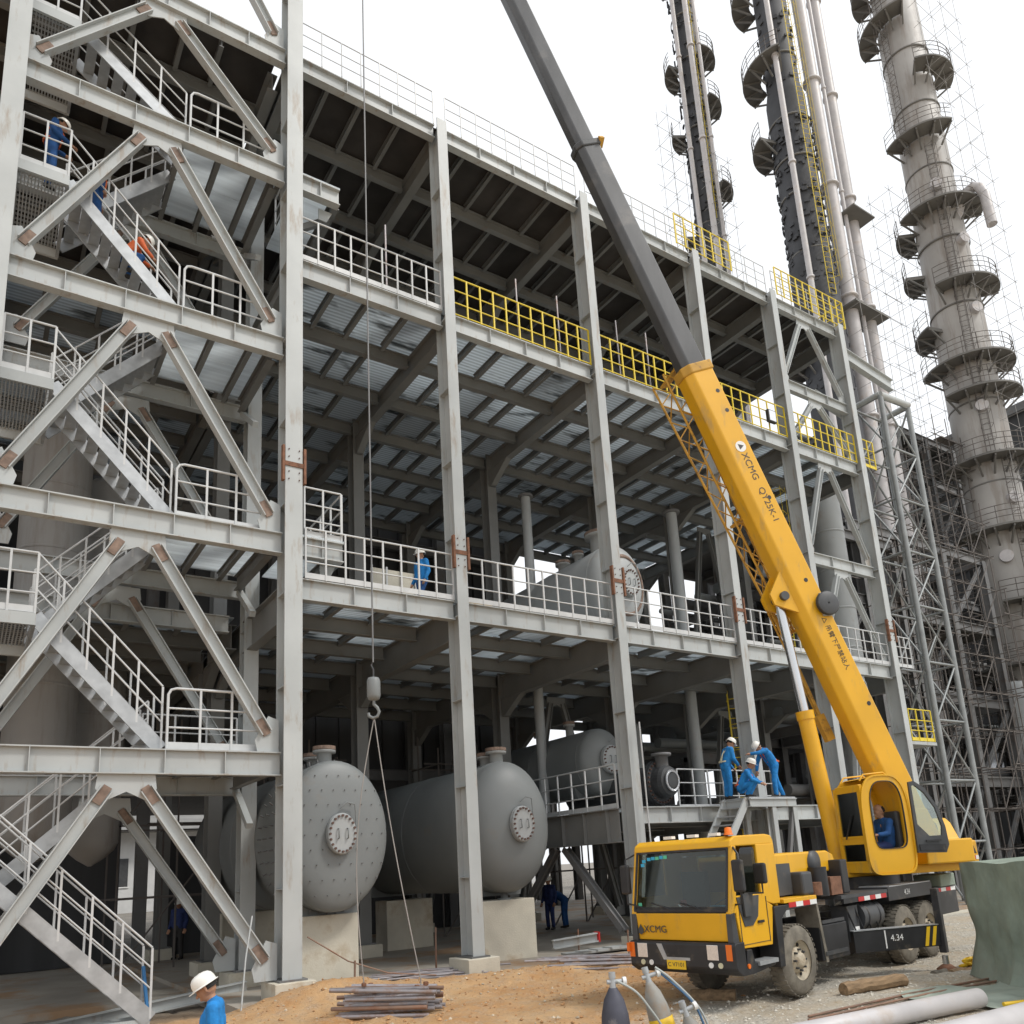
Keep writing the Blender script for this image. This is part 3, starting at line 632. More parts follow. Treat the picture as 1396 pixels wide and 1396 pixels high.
MB().lathe([(.3, 0), (.31, .03), (.25, .05), (.24, .03), (.24, 0)], (ex, 16.37, ez), (0, 1, 0), 24, .85, (1, 0, 0)).build('cover_ring', 'lamp', t)
# vertical vessels
def vessel(label, x, y, z0, z1, r, m, cone=True):
    t = thing('vertical_vessel', (x, y, z0), label, 'vessel')
    pr = [(.04, -r*.9), (r*.5, -r*.62), (r*.85, -r*.3), (r, 0)] if cone else [(r, 0)]
    n = max(2, int((z1-z0)/1.6)); pr += [(r, (z1-z0)*j/n) for j in range(1, n+1)]+[(r*.8, z1-z0+r*.35), (.02, z1-z0+r*.5)]
    MB().lathe(pr, (x, y, z0), n=32).build('shell', m, t)
    for j in range(1, n): MB().lathe([(r+.001, 0), (r+.015, .01), (r+.015, .07), (r+.001, .08)], (x, y, z0+(z1-z0)*j/n), n=32).build('band', m, t)
    for a in (0, 90, 180, 270): MB().box((x+(r+.12)*math.cos(R(a))-.1, y+(r+.12)*math.sin(R(a))-.1, z0+1.2), (x+(r+.12)*math.cos(R(a))+.1, y+(r+.12)*math.sin(R(a))+.1, z0+1.5)).build('lug', m, t)
    return t
vessel('pale vertical vessel behind the stair flights, left one', 1.35, 22.6, 3.2, 13.6, .8, 'tower')
vessel('pale vertical vessel behind the stair flights, right one', 2.75, 23.9, 3.0, 12.8, .65, 'tower')
vessel('slim pale vertical vessel under the low platform edge', 20.3, 22.6, 0, 6.5, .55, 'tank_lt', False)
vessel('domed white vessel standing on the lower floor near the back', 19.6, 23.3, L2+.05, L2+3.1, .6, 'pipewhite', False)
vessel('twin grey vessel standing on the upper floor deck', 20.8, 17.6, L3+.05, L3+1.9, .38, 'tank_lt', False)
vessel('tall grey duct column right of the end bay', 28.6, 18.6, GZ, 17.5, .62, 'tank_lt', False)

def ppipe(label, pts, r, m='tank_lt'):
    t = thing('process_pipe', pts[0], label, 'pipe'); MB().tube(pts, r, 12).build('barrel', m, t)
    for p in (pts[0], pts[-1]): MB().lathe([(r, -.04), (r*1.6, -.04), (r*1.6, .04), (r, .04)], p, (V(pts[1])-V(pts[0])) if p is pts[0] else (V(pts[-1])-V(pts[-2])), 16).build('flange', 'steel_dk', t)
ppipe('grey riser pipe through the lower floor near the third column', [(14.9, 20.6, 3.3), (14.9, 20.6, 13.9)], .16)
ppipe('grey riser pipe inside the fourth bay', [(20.9, 19.8, .0), (20.9, 19.8, 14.2)], .2)
# floodlight and lamp bits
t = thing('floodlight', (21.6, 15.5, L3), 'black floodlight fixed to the yellow upper railing', 'floodlight')
MB().box((21.35, 15.38, L3+.25), (21.75, 15.5, L3+.7)).build('housing', 'black', t, bevel=.02)
MB().box((21.39, 15.372, L3+.29), (21.71, 15.379, L3+.66)).build('lens', 'lamp', t)
for x, wh in ((11.5, 'left of the two in the second bay'), (12.9, 'right of the two in the second bay'), (15.1, 'left of the two in the third bay'), (16.3, 'right of the two in the third bay'), (7.6, 'alone in the first bay')):
    MB().bar((x, YC+.05, L3), (x, YC+.05, L3+2.0), .035, .035, (0, 1, 0)).build('scaffold_standard', 'scafpipe', label=f'thin upright scaffold tube behind the upper railing, {wh}', cat='tube', group='scaffold uprights behind the upper railing')
t = thing('gauge_panel', (8.0, 17.0, L2), 'pale panel frame standing on the lower floor behind the railing', 'panel')
MB().box((7.9, 17.6, L2+.05), (9.1, 17.66, L2+1.35)).build('panel', 'conc', t)
for x in (7.9, 8.3, 8.7, 9.1): MB().bar((x, 17.57, L2), (x, 17.57, L2+1.4), .04, .04, (0, 1, 0)).build('post', 'railgrey', t)
MB().box((9.75, 16.2, L2+.02), (10.5, 16.8, L2+.38)).build('carton', 'cardboard', label='low yellowish carton on the lower floor beside the second column', cat='carton', bevel=.02)

# worker platform and short stair
t = thing('work_platform', (18.4, 15.0, GZ), 'small grey work platform where three workers in blue stand', 'platform')
wz = zc(3.2); px0, px1, py0, py1 = 16.9, 18.75, 14.35, 15.35
MB().box((px0, py0, wz-.04), (px1, py1, wz)).build('deck_panel', 'galv', t)
for y in (py0, py1): MB().hb((px0, y, wz-.15), (px1, y, wz-.15), .22, .1).build('edge_beam', 'steel', t)
for x in (px0, px1): MB().hb((x, py0+.06, wz-.15), (x, py1-.06, wz-.15), .2, .1).build('cross_beam', 'steel', t)
for x, y in ((px0+.9, py0+.05), (px1-.1, py0+.05), (px0+.9, py1-.05), (px1-.1, py1-.05)): MB().hb((x, y, GZ), (x, y, wz-.26), .16, .16, up=(0, 1, 0)).build('leg', 'steel', t)
MB().bar((px0+.95, py0+.05, .2), (px1-.15, py0+.05, wz-.4), .1, .1).build('brace', 'steel_dk', t)
t = thing('short_stair', (16, 14.6, GZ), 'short grey steel stair leading up to the work platform', 'stairs')
a, b = V((px0-2.2, 14.45, .35)), V((px0+.02, 14.45, wz-.06))
for y in (0, .72): MB().bar(a+V((0, y, 0)), b+V((0, y, 0)), .05, .2).build('stringer', 'steel', t)
for k in range(1, 13):
    p = a+(b-a)*(k/13); link('tread', bmesh_(.22, .66, .035, 'galv', 'tread'), t, loc=p+V((-.1, .03, 0)))
railing('grey railing along the low platform front between third and fourth columns', (16.6, YC+.9, PZ), (20.9, YC+.9, PZ), step=.6)

# ------------------------------------------------------------------ people
def person(name, label, base, yaw, J=None, top='blue', leg='blue', vox=.016, harness=None, helmet=True, group=None, tilt=0):
    """body, clothing and helmet; local frame faces +x, left is +y"""
    T = Matrix.Translation(V(base)) @ Matrix.Rotation(R(yaw), 4, 'Z')
    P = dict(pel=(0, 0, .93), chest=(.02, 0, 1.27), neck=(0, 0, 1.45), head=(.03, 0, 1.6), shl=(0, .18, 1.4), shr=(0, -.18, 1.4), ell=(-.03, .24, 1.12), elr=(-.03, -.24, 1.12), wrl=(.1, .25, .88), wrr=(.1, -.25, .88),
             hpl=(0, .09, .9), hpr=(0, -.09, .9), knl=(.03, .1, .48), knr=(.03, -.1, .48), anl=(0, .11, .08), anr=(0, -.11, .08))
    P.update(J or {}); P = {k: V(v) for k, v in P.items()}
    t = thing(name, base, label, 'person', group); t.rotation_euler.z = 0
    def caps(b, p, q, r0, r1, n=10):
        p, q = V(p), V(q); d = (q-p); L = d.length; d = d.normalized() if L > 1e-6 else V((0, 0, 1))
        pr = [(.001, -r0)]+[(r0*math.sin(math.pi/2*i/3), -r0*math.cos(math.pi/2*i/3)) for i in range(1, 4)]+[(r1*math.cos(math.pi/2*i/3), L+r1*math.sin(math.pi/2*i/3)) for i in range(0, 3)]+[(.001, L+r1)]
        b.lathe(pr, p, d, n)
    def remesh(b, nm, m, v=vox):
        o = b.build(nm, m, t); md = o.modifiers.new('remesh', 'REMESH'); md.mode = 'VOXEL'; md.voxel_size = v; md.use_smooth_shade = True
        sm = o.modifiers.new('smooth', 'SMOOTH'); sm.iterations = 3; sm.factor = .5; return o
    hd = P['head']; nk = P['neck']; ax = (hd-nk).normalized(); fwd = V((1, 0, 0)); fwd = (fwd-ax*fwd.dot(ax)).normalized()
    if 'look' in P: fwd = P['look']; fwd = (fwd-ax*fwd.dot(ax)).normalized()
    sd = ax.cross(fwd)
    b = MB(T)                                              # skin: head with face, neck, slim limbs inside the cloth, hands
    caps(b, nk-ax*.05, hd-ax*.02, .055, .058)
    caps(b, hd-ax*.01-fwd*.02, hd+ax*.06-fwd*.015, .088, .092, 12); caps(b, hd-ax*.075+fwd*.03, hd+fwd*.035, .055, .07)
    caps(b, hd+fwd*.095-ax*.01, hd+fwd*.118-ax*.035, .012, .017, 8)                   # nose
    caps(b, hd+fwd*.085-ax*.075, hd+fwd*.088-ax*.078, .022, .02, 8)                   # mouth and chin
    for s_ in (-1, 1): caps(b, hd+sd*s_*.088-ax*.03-fwd*.01, hd+sd*s_*.094+ax*.025-fwd*.012, .014, .018, 8)   # ears
    caps(b, P['pel'], nk, .07, .06)
    for s_ in 'lr':
        caps(b, nk-ax*.04, P['sh'+s_], .045, .045); caps(b, P['sh'+s_], P['el'+s_], .042, .036); caps(b, P['el'+s_], P['wr'+s_], .036, .028)
        caps(b, P['pel'], P['hp'+s_], .07, .07); caps(b, P['hp'+s_], P['kn'+s_], .065, .05); caps(b, P['kn'+s_], P['an'+s_], .05, .04)
        w_ = P['wr'+s_]; d = (w_-P['el'+s_]).normalized(); l = V((0, 0, 1)).cross(d); l = l.normalized() if l.length > .05 else V((0, 1, 0)); k = d.cross(l)
        caps(b, w_, w_+d*.06, .028, .036)
        for q in range(4):
            o_ = w_+d*.085+l*(.027*(q-1.5)); f1 = o_+d*(.042-.006*abs(q-1.3)); caps(b, o_, f1, .0115, .0105, 6); caps(b, f1, f1+d*.02-k*.03, .0105, .009, 6)
        caps(b, w_+d*.02+l*.03, w_+d*.055+l*.062, .013, .011, 6); caps(b, w_+d*.055+l*.062, w_+d*.09+l*.058-k*.012, .011, .009, 6)
    remesh(b, 'body', 'skin', min(vox, .011))
    b = MB(T)                                              # jacket
    sl, sr, pe, ch = P['shl'], P['shr'], P['pel'], P['chest']
    for s_ in (-1, 1):
        o_ = (sl-sr)*.22*s_; caps(b, pe+o_*.9, ch+o_*1.05, .115, .125); caps(b, ch+o_*1.05, (sl+sr)/2+o_*.9, .125, .085)
    caps(b, sl+(sr-sl)*.05, sr+(sl-sr)*.05, .075, .075)
    caps(b, nk-ax*.05, nk+ax*.0, .085, .07)
    for s_ in 'lr': caps(b, P['sh'+s_], P['el'+s_], .074, .058); caps(b, P['el'+s_], P['wr'+s_]-(P['wr'+s_]-P['el'+s_])*.06, .058, .045)
    remesh(b, 'jacket', top)
    b = MB(T)
    caps(b, pe, pe-V((0, 0, .03)), .125, .13)
    for s_ in 'lr': caps(b, P['hp'+s_], P['kn'+s_], .098, .074); caps(b, P['kn'+s_], P['an'+s_]+V((0, 0, .03)), .074, .062)
    remesh(b, 'trousers', leg)
    for s_ in 'lr':
        b = MB(T); a_ = P['an'+s_]; caps(b, a_+V((-.03, 0, -.03)), a_+V((.14, 0, -.045)), .05, .038); caps(b, a_, a_+V((0, 0, .05)), .05, .052); remesh(b, 'boot', 'boot')
    hb_ = MB(T); hb_.lathe([(.096, -.03), (.1, .02), (.085, .075)], hd+ax*.01-fwd*.045, ax, 16, .85, fwd); hb_.build('hair', 'hair', t)
    if helmet:
        hm = MB(T); c0 = hd+ax*.045-fwd*.012
        hm.lathe([(.116, -.004), (.117, .0), (.115, .04), (.104, .078), (.08, .106), (.045, .12), (.001, .124)], c0, ax, 28, 1.12, fwd)
        ho = hm.build('hard_hat', 'helmet', t)
        br = MB(T); br.lathe([(.112, 0), (.134, -.012), (.134, -.018), (.112, -.008)], c0, ax, 28, 1.12, fwd); br.prism([(-.085, .1), (.085, .1), (.06, .175), (-.06, .175)], c0-ax*.022, sd, fwd, ax*.008); br.build('brim', 'helmet', ho)
        rg = MB(T); rg.sweep(c0+ax*.045-fwd*.1, c0+ax*.118, [(-.012, 0), (.012, 0), (.012, .012), (-.012, .012)], ax); rg.build('ridge', 'helmet', ho)
    if harness:
        b = MB(T); mid = (sl+sr)/2
        for s_, sh in ((1, sl), (-1, sr)):
            f_ = V((.14, 0, 0)); b.tube([mid+(sh-mid)*.55+V((0, 0, .08)), ch+(sh-mid)*.5+f_, pe+(sh-mid)*.3+f_+V((0, 0, .05))], .016, 5)
            b.tube([mid+(sh-mid)*.55+V((0, 0, .08)), ch-f_, pe-(sh-mid)*.3-f_+V((0, 0, .05))], .016, 5)
        b.lathe([(.165, -.02), (.17, 0), (.165, .02)], pe+V((0, 0, .08)), (0, 0, 1), 16)
        b.build('harness', harness, t)
    return t

# foreground man, head bowed, walking to the left
person('person', 'man in white hard hat and bright blue jacket, head bowed, at the bottom edge', (2.36, 9.45, -.86), 158,
       dict(head=(.1, 0, 1.585), neck=(.02, 0, 1.45), look=(.8, .0, -.45)), vox=.010)
person('person', 'worker in white hard hat walking left on the lower floor behind the railing', (8.95, 16.95, L2), 190, dict(knl=(.16, .1, .5), anl=(.14, .11, .08), knr=(-.05, -.1, .48), anr=(-.28, -.11, .12)), leg='bluedk')
person('person', 'worker leaning on the column with an outstretched arm, work platform', (18.45, 14.75, wz), 155,
       dict(pel=(-.05, 0, .92), chest=(.12, 0, 1.2), neck=(.24, 0, 1.34), head=(.36, 0, 1.42), shl=(.2, .17, 1.3), shr=(.2, -.17, 1.3), ell=(.42, .2, 1.24), wrl=(.66, .16, 1.22), elr=(.3, -.24, 1.02), wrr=(.36, -.2, .78), hpl=(-.05, .1, .9), hpr=(-.05, -.1, .9), knl=(.05, .14, .48), anl=(.05, .16, .08), knr=(-.14, -.12, .48), anr=(-.3, -.16, .08)), harness='harness')
person('person', 'worker squatting at the top of the short stair', (17.25, 14.72, wz), -60,
       dict(pel=(-.12, 0, .28), chest=(.05, 0, .58), neck=(.14, 0, .74), head=(.2, 0, .88), shl=(.1, .18, .68), shr=(.1, -.18, .68), ell=(.22, .24, .46), wrl=(.4, .15, .38), elr=(.22, -.24, .46), wrr=(.4, -.14, .36), hpl=(-.12, .1, .26), hpr=(-.12, -.1, .26), knl=(.26, .16, .46), knr=(.26, -.16, .42), anl=(.06, .14, .08), anr=(.06, -.14, .08)), harness='harness')
person('person', 'worker standing bent behind the squatting one', (16.98, 15.1, wz), -20,
       dict(chest=(.1, 0, 1.22), neck=(.16, 0, 1.38), head=(.24, 0, 1.5), shl=(.12, .18, 1.33), shr=(.12, -.18, 1.33), ell=(.15, .22, 1.05), wrl=(.3, .15, .85), elr=(.15, -.22, 1.05), wrr=(.32, -.12, .9)), harness='cream')
person('person', 'worker with orange harness standing on the half landing, upper left', (.42, 16.25, (SL[2]+SL[3])/2+.09), 10, dict(chest=(.05, 0, 1.25), neck=(.1, 0, 1.42), head=(.17, 0, 1.54), wrl=(.3, .2, 1.05), wrr=(.3, -.2, 1.0)), top='bluedk', leg='bluedk', harness='harness')
person('person', 'worker coming down the stair behind the long brace, upper left', (1.3, 16.4, SL[2]+1.7), 0, dict(head=(.1, 0, 1.57)), top='bluedk', leg='bluedk', harness='harness')
person('person', 'worker crouching low on the stair flight, orange vest', (2.0, 16.4, SL[2]+.95), 0, dict(pel=(-.1, 0, .45), chest=(.1, 0, .72), neck=(.2, 0, .86), head=(.3, 0, .95), shl=(.15, .17, .8), shr=(.15, -.17, .8), ell=(.25, .2, .6), elr=(.25, -.2, .6), wrl=(.4, .15, .5), wrr=(.4, -.15, .5), hpl=(-.1, .1, .43), hpr=(-.1, -.1, .43), knl=(.2, .14, .45), knr=(.2, -.14, .42)), top='harness', leg='bluedk')
person('person', 'dark figure standing on the slab under the low platform', (16.7, 23.2, -.33), 200, top='navy', leg='navy', vox=.02)
person('person', 'stooping figure in blue beside the dark one', (17.4, 23.3, -.33), 120, dict(chest=(.25, 0, 1.1), neck=(.4, 0, 1.2), head=(.52, 0, 1.22), shl=(.33, .17, 1.16), shr=(.33, -.17, 1.16), ell=(.4, .2, .9), elr=(.4, -.2, .9), wrl=(.5, .1, .66), wrr=(.5, -.1, .66)), top='bluedk', leg='bluedk', vox=.02)
person('person', 'dark figure with white hard hat far behind the stair tower', (5.6, 26.9, -.33), 230, top='navy', leg='boot', vox=.02)

# ------------------------------------------------------------------ text helper
def text(s_, size, T, name, m, parent, ext=.002, align='CENTER'):
    cu = bpy.data.curves.new('t', 'FONT'); cu.body = s_; cu.size = size; cu.extrude = ext; cu.align_x = align; cu.align_y = 'CENTER'
    o = bpy.data.objects.new('t', cu); COL.objects.link(o); bpy.context.view_layer.update()
    me = bpy.data.meshes.new_from_object(o.evaluated_get(bpy.context.evaluated_depsgraph_get())); bpy.data.objects.remove(o); bpy.data.curves.remove(cu)
    me.transform(T); me.materials.clear(); me.materials.append(M[m]); return link(name, me, parent)
def frm(o, x, y):
    x = V(x).normalized(); y = V(y); y = (y-x*y.dot(x)).normalized(); z = x.cross(y); o = V(o)
    return Matrix(((x.x, y.x, z.x, o.x), (x.y, y.y, z.y, o.y), (x.z, y.z, z.z, o.z), (0, 0, 0, 1)))

# ------------------------------------------------------------------ truck crane
TO = V((10.76, 8.67, GZ)); TT = Matrix.Translation(TO) @ Matrix.Rotation(R(9.4), 4, 'Z')   # x rearward, y to the far side, z up
crane = thing('truck_crane', TT @ V((2.5, .95, 0)), 'yellow mobile truck crane with black chassis and raised telescopic boom', 'crane')
def C_(): return MB(TT)
TD = lambda v: (TT.to_3x3() @ V(v))
# chassis
for y in (.42, 1.38): C_().box((-1.2, y, .62), (6.9, y+.12, .98)).build('chassis_rail', 'black', crane)
for x in (.9, 2.2, 3.4, 6.6): C_().box((x, .55, .66), (x+.14, 1.37, .9)).build('cross_member', 'black', crane)
def wheel(x, y0, y1, outer):
    ys, sg = (y0, 1) if outer == 0 else (y1, -1); W_ = y1-y0; z = .535
    ty = C_().lathe([(.30, .0), (.36, -.0), (.47, .012), (.515, .04), (.535, .08), (.535, W_-.08), (.515, W_-.04), (.47, W_-.012), (.36, W_), (.30, W_)], (x, ys, z), (0, sg, 0), 40).build('tyre', 'rubber', crane)
    tr_ = C_()
    for i in range(36):
        a = 2*math.pi*i/36
        for q, o_ in ((.03, 0), (W_-.13, .5)):
            aa = a+o_*2*math.pi/36; c0 = V((x+.535*math.cos(aa), ys+sg*q, z+.535*math.sin(aa))); tr_.bar(c0, c0+V((0, sg*.1, 0)), .055, .014, (math.cos(aa), 0, math.sin(aa)))
    tr_.build('tread_blocks', 'rubber', ty)
    rm = C_().lathe([(.30, .0), (.31, .02), (.285, .03), (.27, .09), (.2, .10), (.185, .05), (.13, .03), (.12, .02), (.1, -.02), (.06, -.03), (0, -.03)], (x, ys+sg*.01, z), (0, sg, 0), 32).build('rim', 'rim', ty)
    b = C_()
    for i in range(8): a = 2*math.pi*i/8; b.cyl((x+.155*math.cos(a), ys-sg*.0, z+.155*math.sin(a)), (x+.155*math.cos(a), ys+sg*.06, z+.155*math.sin(a)), .018, n=6)
    b.build('wheel_nuts', 'dkgrey', rm)
    b = C_()
    for i in range(8): a = 2*math.pi*(i+.5)/8; b.cyl((x+.235*math.cos(a), ys+sg*.088, z+.235*math.sin(a)), (x+.235*math.cos(a), ys+sg*.1, z+.235*math.sin(a)), .028, n=10)
    b.build('hand_holes', 'black', rm)
wheel(.27, 0, .3, 0); wheel(.27, 1.58, 1.88, 1)
for x in (4.42, 5.52): wheel(x, .02, .29, 0); wheel(x, .31, .57, 0); wheel(x, 1.6, 1.87, 1)
for x in (.27, 4.42, 5.52): C_().cyl((x, .2, .53), (x, 1.7, .53), .07).build('axle', 'black', crane)
# cab shell: panels round an open interior
y0, y1 = .03, 1.86
cabo = MB(TT).prism([(-1.46, .97), (-1.50, 1.37), (-1.44, 1.37), (-1.41, .97)], (0, y0, 0), (1, 0, 0), (0, 0, 1), (0, y1-y0, 0)).build('cab', 'crane', crane, bevel=.015)
C_().prism([(-1.33, 2.30), (-1.30, 2.40), (-1.18, 2.465), (-.3, 2.48), (-.14, 2.46), (-.08, 2.38), (-.08, 2.3), (-.2, 2.32), (-1.2, 2.31)], (0, y0+.01, 0), (1, 0, 0), (0, 0, 1), (0, y1-y0-.02, 0)).build('roof', 'crane', cabo, bevel=.02)
for y in (y0, y1-.09):
    C_().prism([(-1.50, 1.36), (-1.30, 2.32), (-1.18, 2.32), (-1.36, 1.36)], (0, y, 0), (1, 0, 0), (0, 0, 1), (0, .09, 0)).build('pillar', 'crane', cabo, bevel=.012)
    C_().prism([(-.62, 1.5), (-.62, 2.33), (-.09, 2.33), (-.09, 1.42), (-.3, 1.42)], (0, y+.005, 0), (1, 0, 0), (0, 0, 1), (0, .08, 0)).build('rear_quarter', 'crane', cabo, bevel=.012)
    dr = C_().prism([(-1.34, 1.46), (-1.36, 1.3), (-1.28, .86), (-.46, .84), (-.33, 1.40), (-.6, 1.52), (-.63, 1.6), (-1.32, 1.6)], (0, y+.004 if y < 1 else y, 0), (1, 0, 0), (0, 0, 1), (0, .085, 0)).build('door', 'crane', cabo, bevel=.012)
    if y < 1:
        C_().bar((-.82, y-.012, 1.2), (-.66, y-.012, 1.2), .02, .035).build('door_handle', 'black', dr)
        C_().prism([(-1.33, 1.58), (-.72, 1.58), (-.8, 1.28), (-.96, 1.16), (-1.18, 1.16), (-1.28, 1.42)], (0, y-.008, 0), (1, 0, 0), (0, 0, 1), (0, .011, 0)).build('corner_window', 'dkgrey', dr)
    C_().prism([(-1.19, 1.6), (-1.16, 1.7), (-1.06, 2.25), (-1.0, 2.29), (-.68, 2.29), (-.64, 2.24), (-.64, 1.6)], (0, y+.03, 0), (1, 0, 0), (0, 0, 1), (0, .012, 0)).build('side_window', 'glass', cabo)
    C_().prism([(-1.52, .97), (-1.505, 1.36), (-1.41, 1.38), (-1.36, .86), (-1.46, .86)], (0, y-.005, 0), (1, 0, 0), (0, 0, 1), (0, .1, 0)).build('corner_deflector', 'dkgrey', cabo, bevel=.012)
C_().box((-.16, y0+.05, .9), (-.1, y1-.05, 1.6)).build('rear_panel', 'crane', cabo); C_().box((-.16, y0+.05, 2.2), (-.1, y1-.05, 2.33)).build('rear_header', 'crane', cabo)
for ya, yb in ((y0+.05, y0+.4), (y1-.4, y1-.05)): C_().box((-.16, ya, 1.605), (-.1, yb, 2.195)).build('rear_post', 'crane', cabo)
C_().box((-.135, y0+.4, 1.6), (-.125, y1-.4, 2.2)).build('rear_window', 'glass', cabo)
C_().box((-1.42, y0+.08, .84), (-.16, y1-.08, .92)).build('floor', 'black', cabo)
ws = C_().prism([(-1.478, 1.40), (-1.292, 2.30), (-1.284, 2.30), (-1.470, 1.40)], (0, y0+.06, 0), (1, 0, 0), (0, 0, 1), (0, y1-y0-.12, 0)).build('windshield', 'glass', cabo)
gk = C_()
for p, q in (((-1.486, y0+.06, 1.41), (-1.486, y1-.06, 1.41)), ((-1.3, y0+.06, 2.29), (-1.3, y1-.06, 2.29)), ((-1.486, y0+.07, 1.41), (-1.3, y0+.07, 2.29)), ((-1.486, y1-.07, 1.41), (-1.3, y1-.07, 2.29))): gk.bar(p, q, .035, .035)
gk.build('windshield_gasket', 'black', ws)
C_().box((-1.482, y0+.09, 1.375), (-1.47, y1-.09, 1.46)).build('lower_strip', 'black', ws)
for y in (.5, 1.05, 1.5): C_().tube([(-1.5, y, 1.4), (-1.49, y+.16, 1.46), (-1.475, y+.42, 1.52)], .012, 5).build('wiper', 'black', ws)
st = [('sticker', 1.68, 2.1), ('sticker', 1.66, 2.16), ('sticker', 1.56, 2.19), ('sticker', 1.48, 2.2), ('sticker2', 1.4, 2.2), ('sticker', 1.32, 2.21), ('sticker2', 1.24, 2.21), ('sticker2', 1.7, 1.5)]
for m_, y, z in st:
    x = -1.478+(z-1.40)*(.186/.9)-.004; C_().box((x-.001, y-.035, z-.025), (x+.001, y+.035, z+.025)).build('sticker', m_, ws)
# interior
C_().prism([(-1.42, 1.3), (-1.42, 1.44), (-1.1, 1.4), (-1.1, 1.0), (-1.3, 1.0)], (0, y0+.12, 0), (1, 0, 0), (0, 0, 1), (0, y1-y0-.24, 0)).build('dashboard', 'black', cabo)
for y in (.22, 1.2): C_().box((-.75, y, 1.0), (-.3, y+.45, 1.2)).build('seat', 'dkgrey', cabo); C_().box((-.38, y, 1.2), (-.25, y+.45, 1.95)).build('seat_back', 'dkgrey', cabo)
C_().lathe([(.19, 0), (.205, .012), (.19, .024), (.18, .012), (.19, 0)], (-1.0, .45, 1.42), (-.6, 0, .8), 24).build('steering_wheel', 'black', cabo)
C_().lathe([(.0, .06), (.05, .05), (.06, -.02), (.02, -.06), (0, -.06)], (-1.3, .98, 1.5), (0, 0, 1), 10).build('dash_ornament', 'red', cabo)
C_().box((-1.32, .2, 1.44), (-1.24, .5, 1.47)).build('dash_papers', 'sticker', cabo)
for y in (.35, .75, 1.2): C_().box((-1.15, y, 2.485), (-1.05, y+.16, 2.53)).build('roof_lamp', 'white', cabo)
C_().lathe([(0, .1), (.05, .09), (.06, 0), (.07, 0), (.07, -.02)], (-1.2, .12, 2.5), (0, 0, 1), 14).build('beacon', 'orange', cabo)
# bumper group
bp = C_().prism([(-1.53, .58), (-1.55, .62), (-1.55, .93), (-1.52, .96), (-1.30, .96), (-1.30, .62), (-1.2, .5), (-1.4, .5)], (0, -.01, 0), (1, 0, 0), (0, 0, 1), (0, 1.92, 0)).build('bumper', 'black', crane, bevel=.012)
for y in (.28, 1.56): C_().box((-1.562, y, .72), (-1.551, y+.19, .93)).build('headlight', 'lamp', bp, bevel=.006)
for y, m_ in ((.26, 'cream'), (.42, 'white'), (1.5, 'white'), (1.66, 'cream')): C_().cyl((-1.562, y, .65), (-1.545, y, .65), .04, n=14).build('fog_lamp', m_, bp)
for y in (.05, 1.81): C_().box((-1.556, y, .72), (-1.551, y+.10, .94)).build('indicator', 'orange', bp, bevel=.01)
C_().box((-1.6, 1.88, .8), (-1.5, 1.93, .93)).build('side_marker', 'orange', bp); C_().cyl((-1.25, -.02, .62), (-1.25, 0, .62), .035, n=12).build('side_marker', 'orange', bp)
pl = C_().box((-1.566, .86, .57), (-1.556, 1.2, .7)).build('licence_plate', 'plateyel', bp)
text('C V7101', .085, TT @ frm((-1.567, 1.03, .635), (0, -1, 0), (0, 0, 1)), 'plate_lettering', 'ink', pl)
C_().prism([(1.38, .93), (1.28, .93), (1.2, .74), (.78, .74), (.78, .7), (1.26, .7)], (-1.553, 0, 0), (0, 1, 0), (0, 0, 1), (-.006, 0, 0)).build('bumper_trim', 'galv', bp)
C_().prism([(-1.3, .5), (-1.24, .84), (-1.12, .84), (-1.05, .64), (-.5, .62), (-.5, .56), (-1.1, .5)], (0, -.005, 0), (1, 0, 0), (0, 0, 1), (0, .3, 0)).build('step_housing', 'black', crane, bevel=.01)
C_().box((-1.0, -.04, .60), (-.48, .2, .66)).build('cab_step', 'galv', crane)
text('XCMG', .15, TT @ frm((-1.497, 1.42, 1.13), (0, -1, 0), (-.1, 0, 1)), 'front_lettering', 'dkgrey', cabo)
tri = [(0, .075), (.05, .0), (.05, -.05), (0, -.08), (-.05, -.05), (-.05, 0)]
C_().prism(tri, (-1.494, 1.7, 1.13), (0, -1, 0), (0, 0, 1), (-.006, 0, 0)).build('front_emblem', 'dkgrey', cabo)
# mirrors
for y, sg in ((-.12, -1), (1.98, 1)):
    ar = C_().tube([(-1.25, .04 if sg < 0 else 1.84, 2.3), (-1.4, y, 2.2), (-1.42, y, 1.5), (-1.36, .04 if sg < 0 else 1.84, 1.48)], .018, 6).build('mirror_arm', 'black', crane)
    C_().box((-1.46, y-.08, 1.66), (-1.38, y+.1, 2.12)).build('mirror', 'black', ar, bevel=.03)
    if sg < 0:
        C_().box((-.95, y-.14, 1.75), (-.87, y+.06, 2.05)).build('mirror', 'black', ar, bevel=.03)
        C_().tube([(-1.1, .03, 1.62), (-.91, y-.05, 1.62), (-.91, y-.05, 1.8)], .016, 6).build('mirror_bracket', 'black', ar)
        C_().prism([(-1.2, 1.3), (-1.0, 1.3), (-.95, 1.62), (-1.22, 1.62)], (0, y+.1, 0), (1, 0, 0), (0, 0, 1), (0, .03, 0)).build('deflector_plate', 'dkgrey', ar)
for z0_, z1_, xa, xb in ((.9, 1.55, -.52, -.515), (.9, 1.5, -1.285, -1.28)): C_().box((xa-.004, y0-.0035, z0_), (xb+.004, y0+.01, z1_)).build('door_seam', 'ink', cabo)
C_().box((-1.28, y0-.0035, .905), (-.52, y0+.01, .913)).build('door_seam', 'ink', cabo)
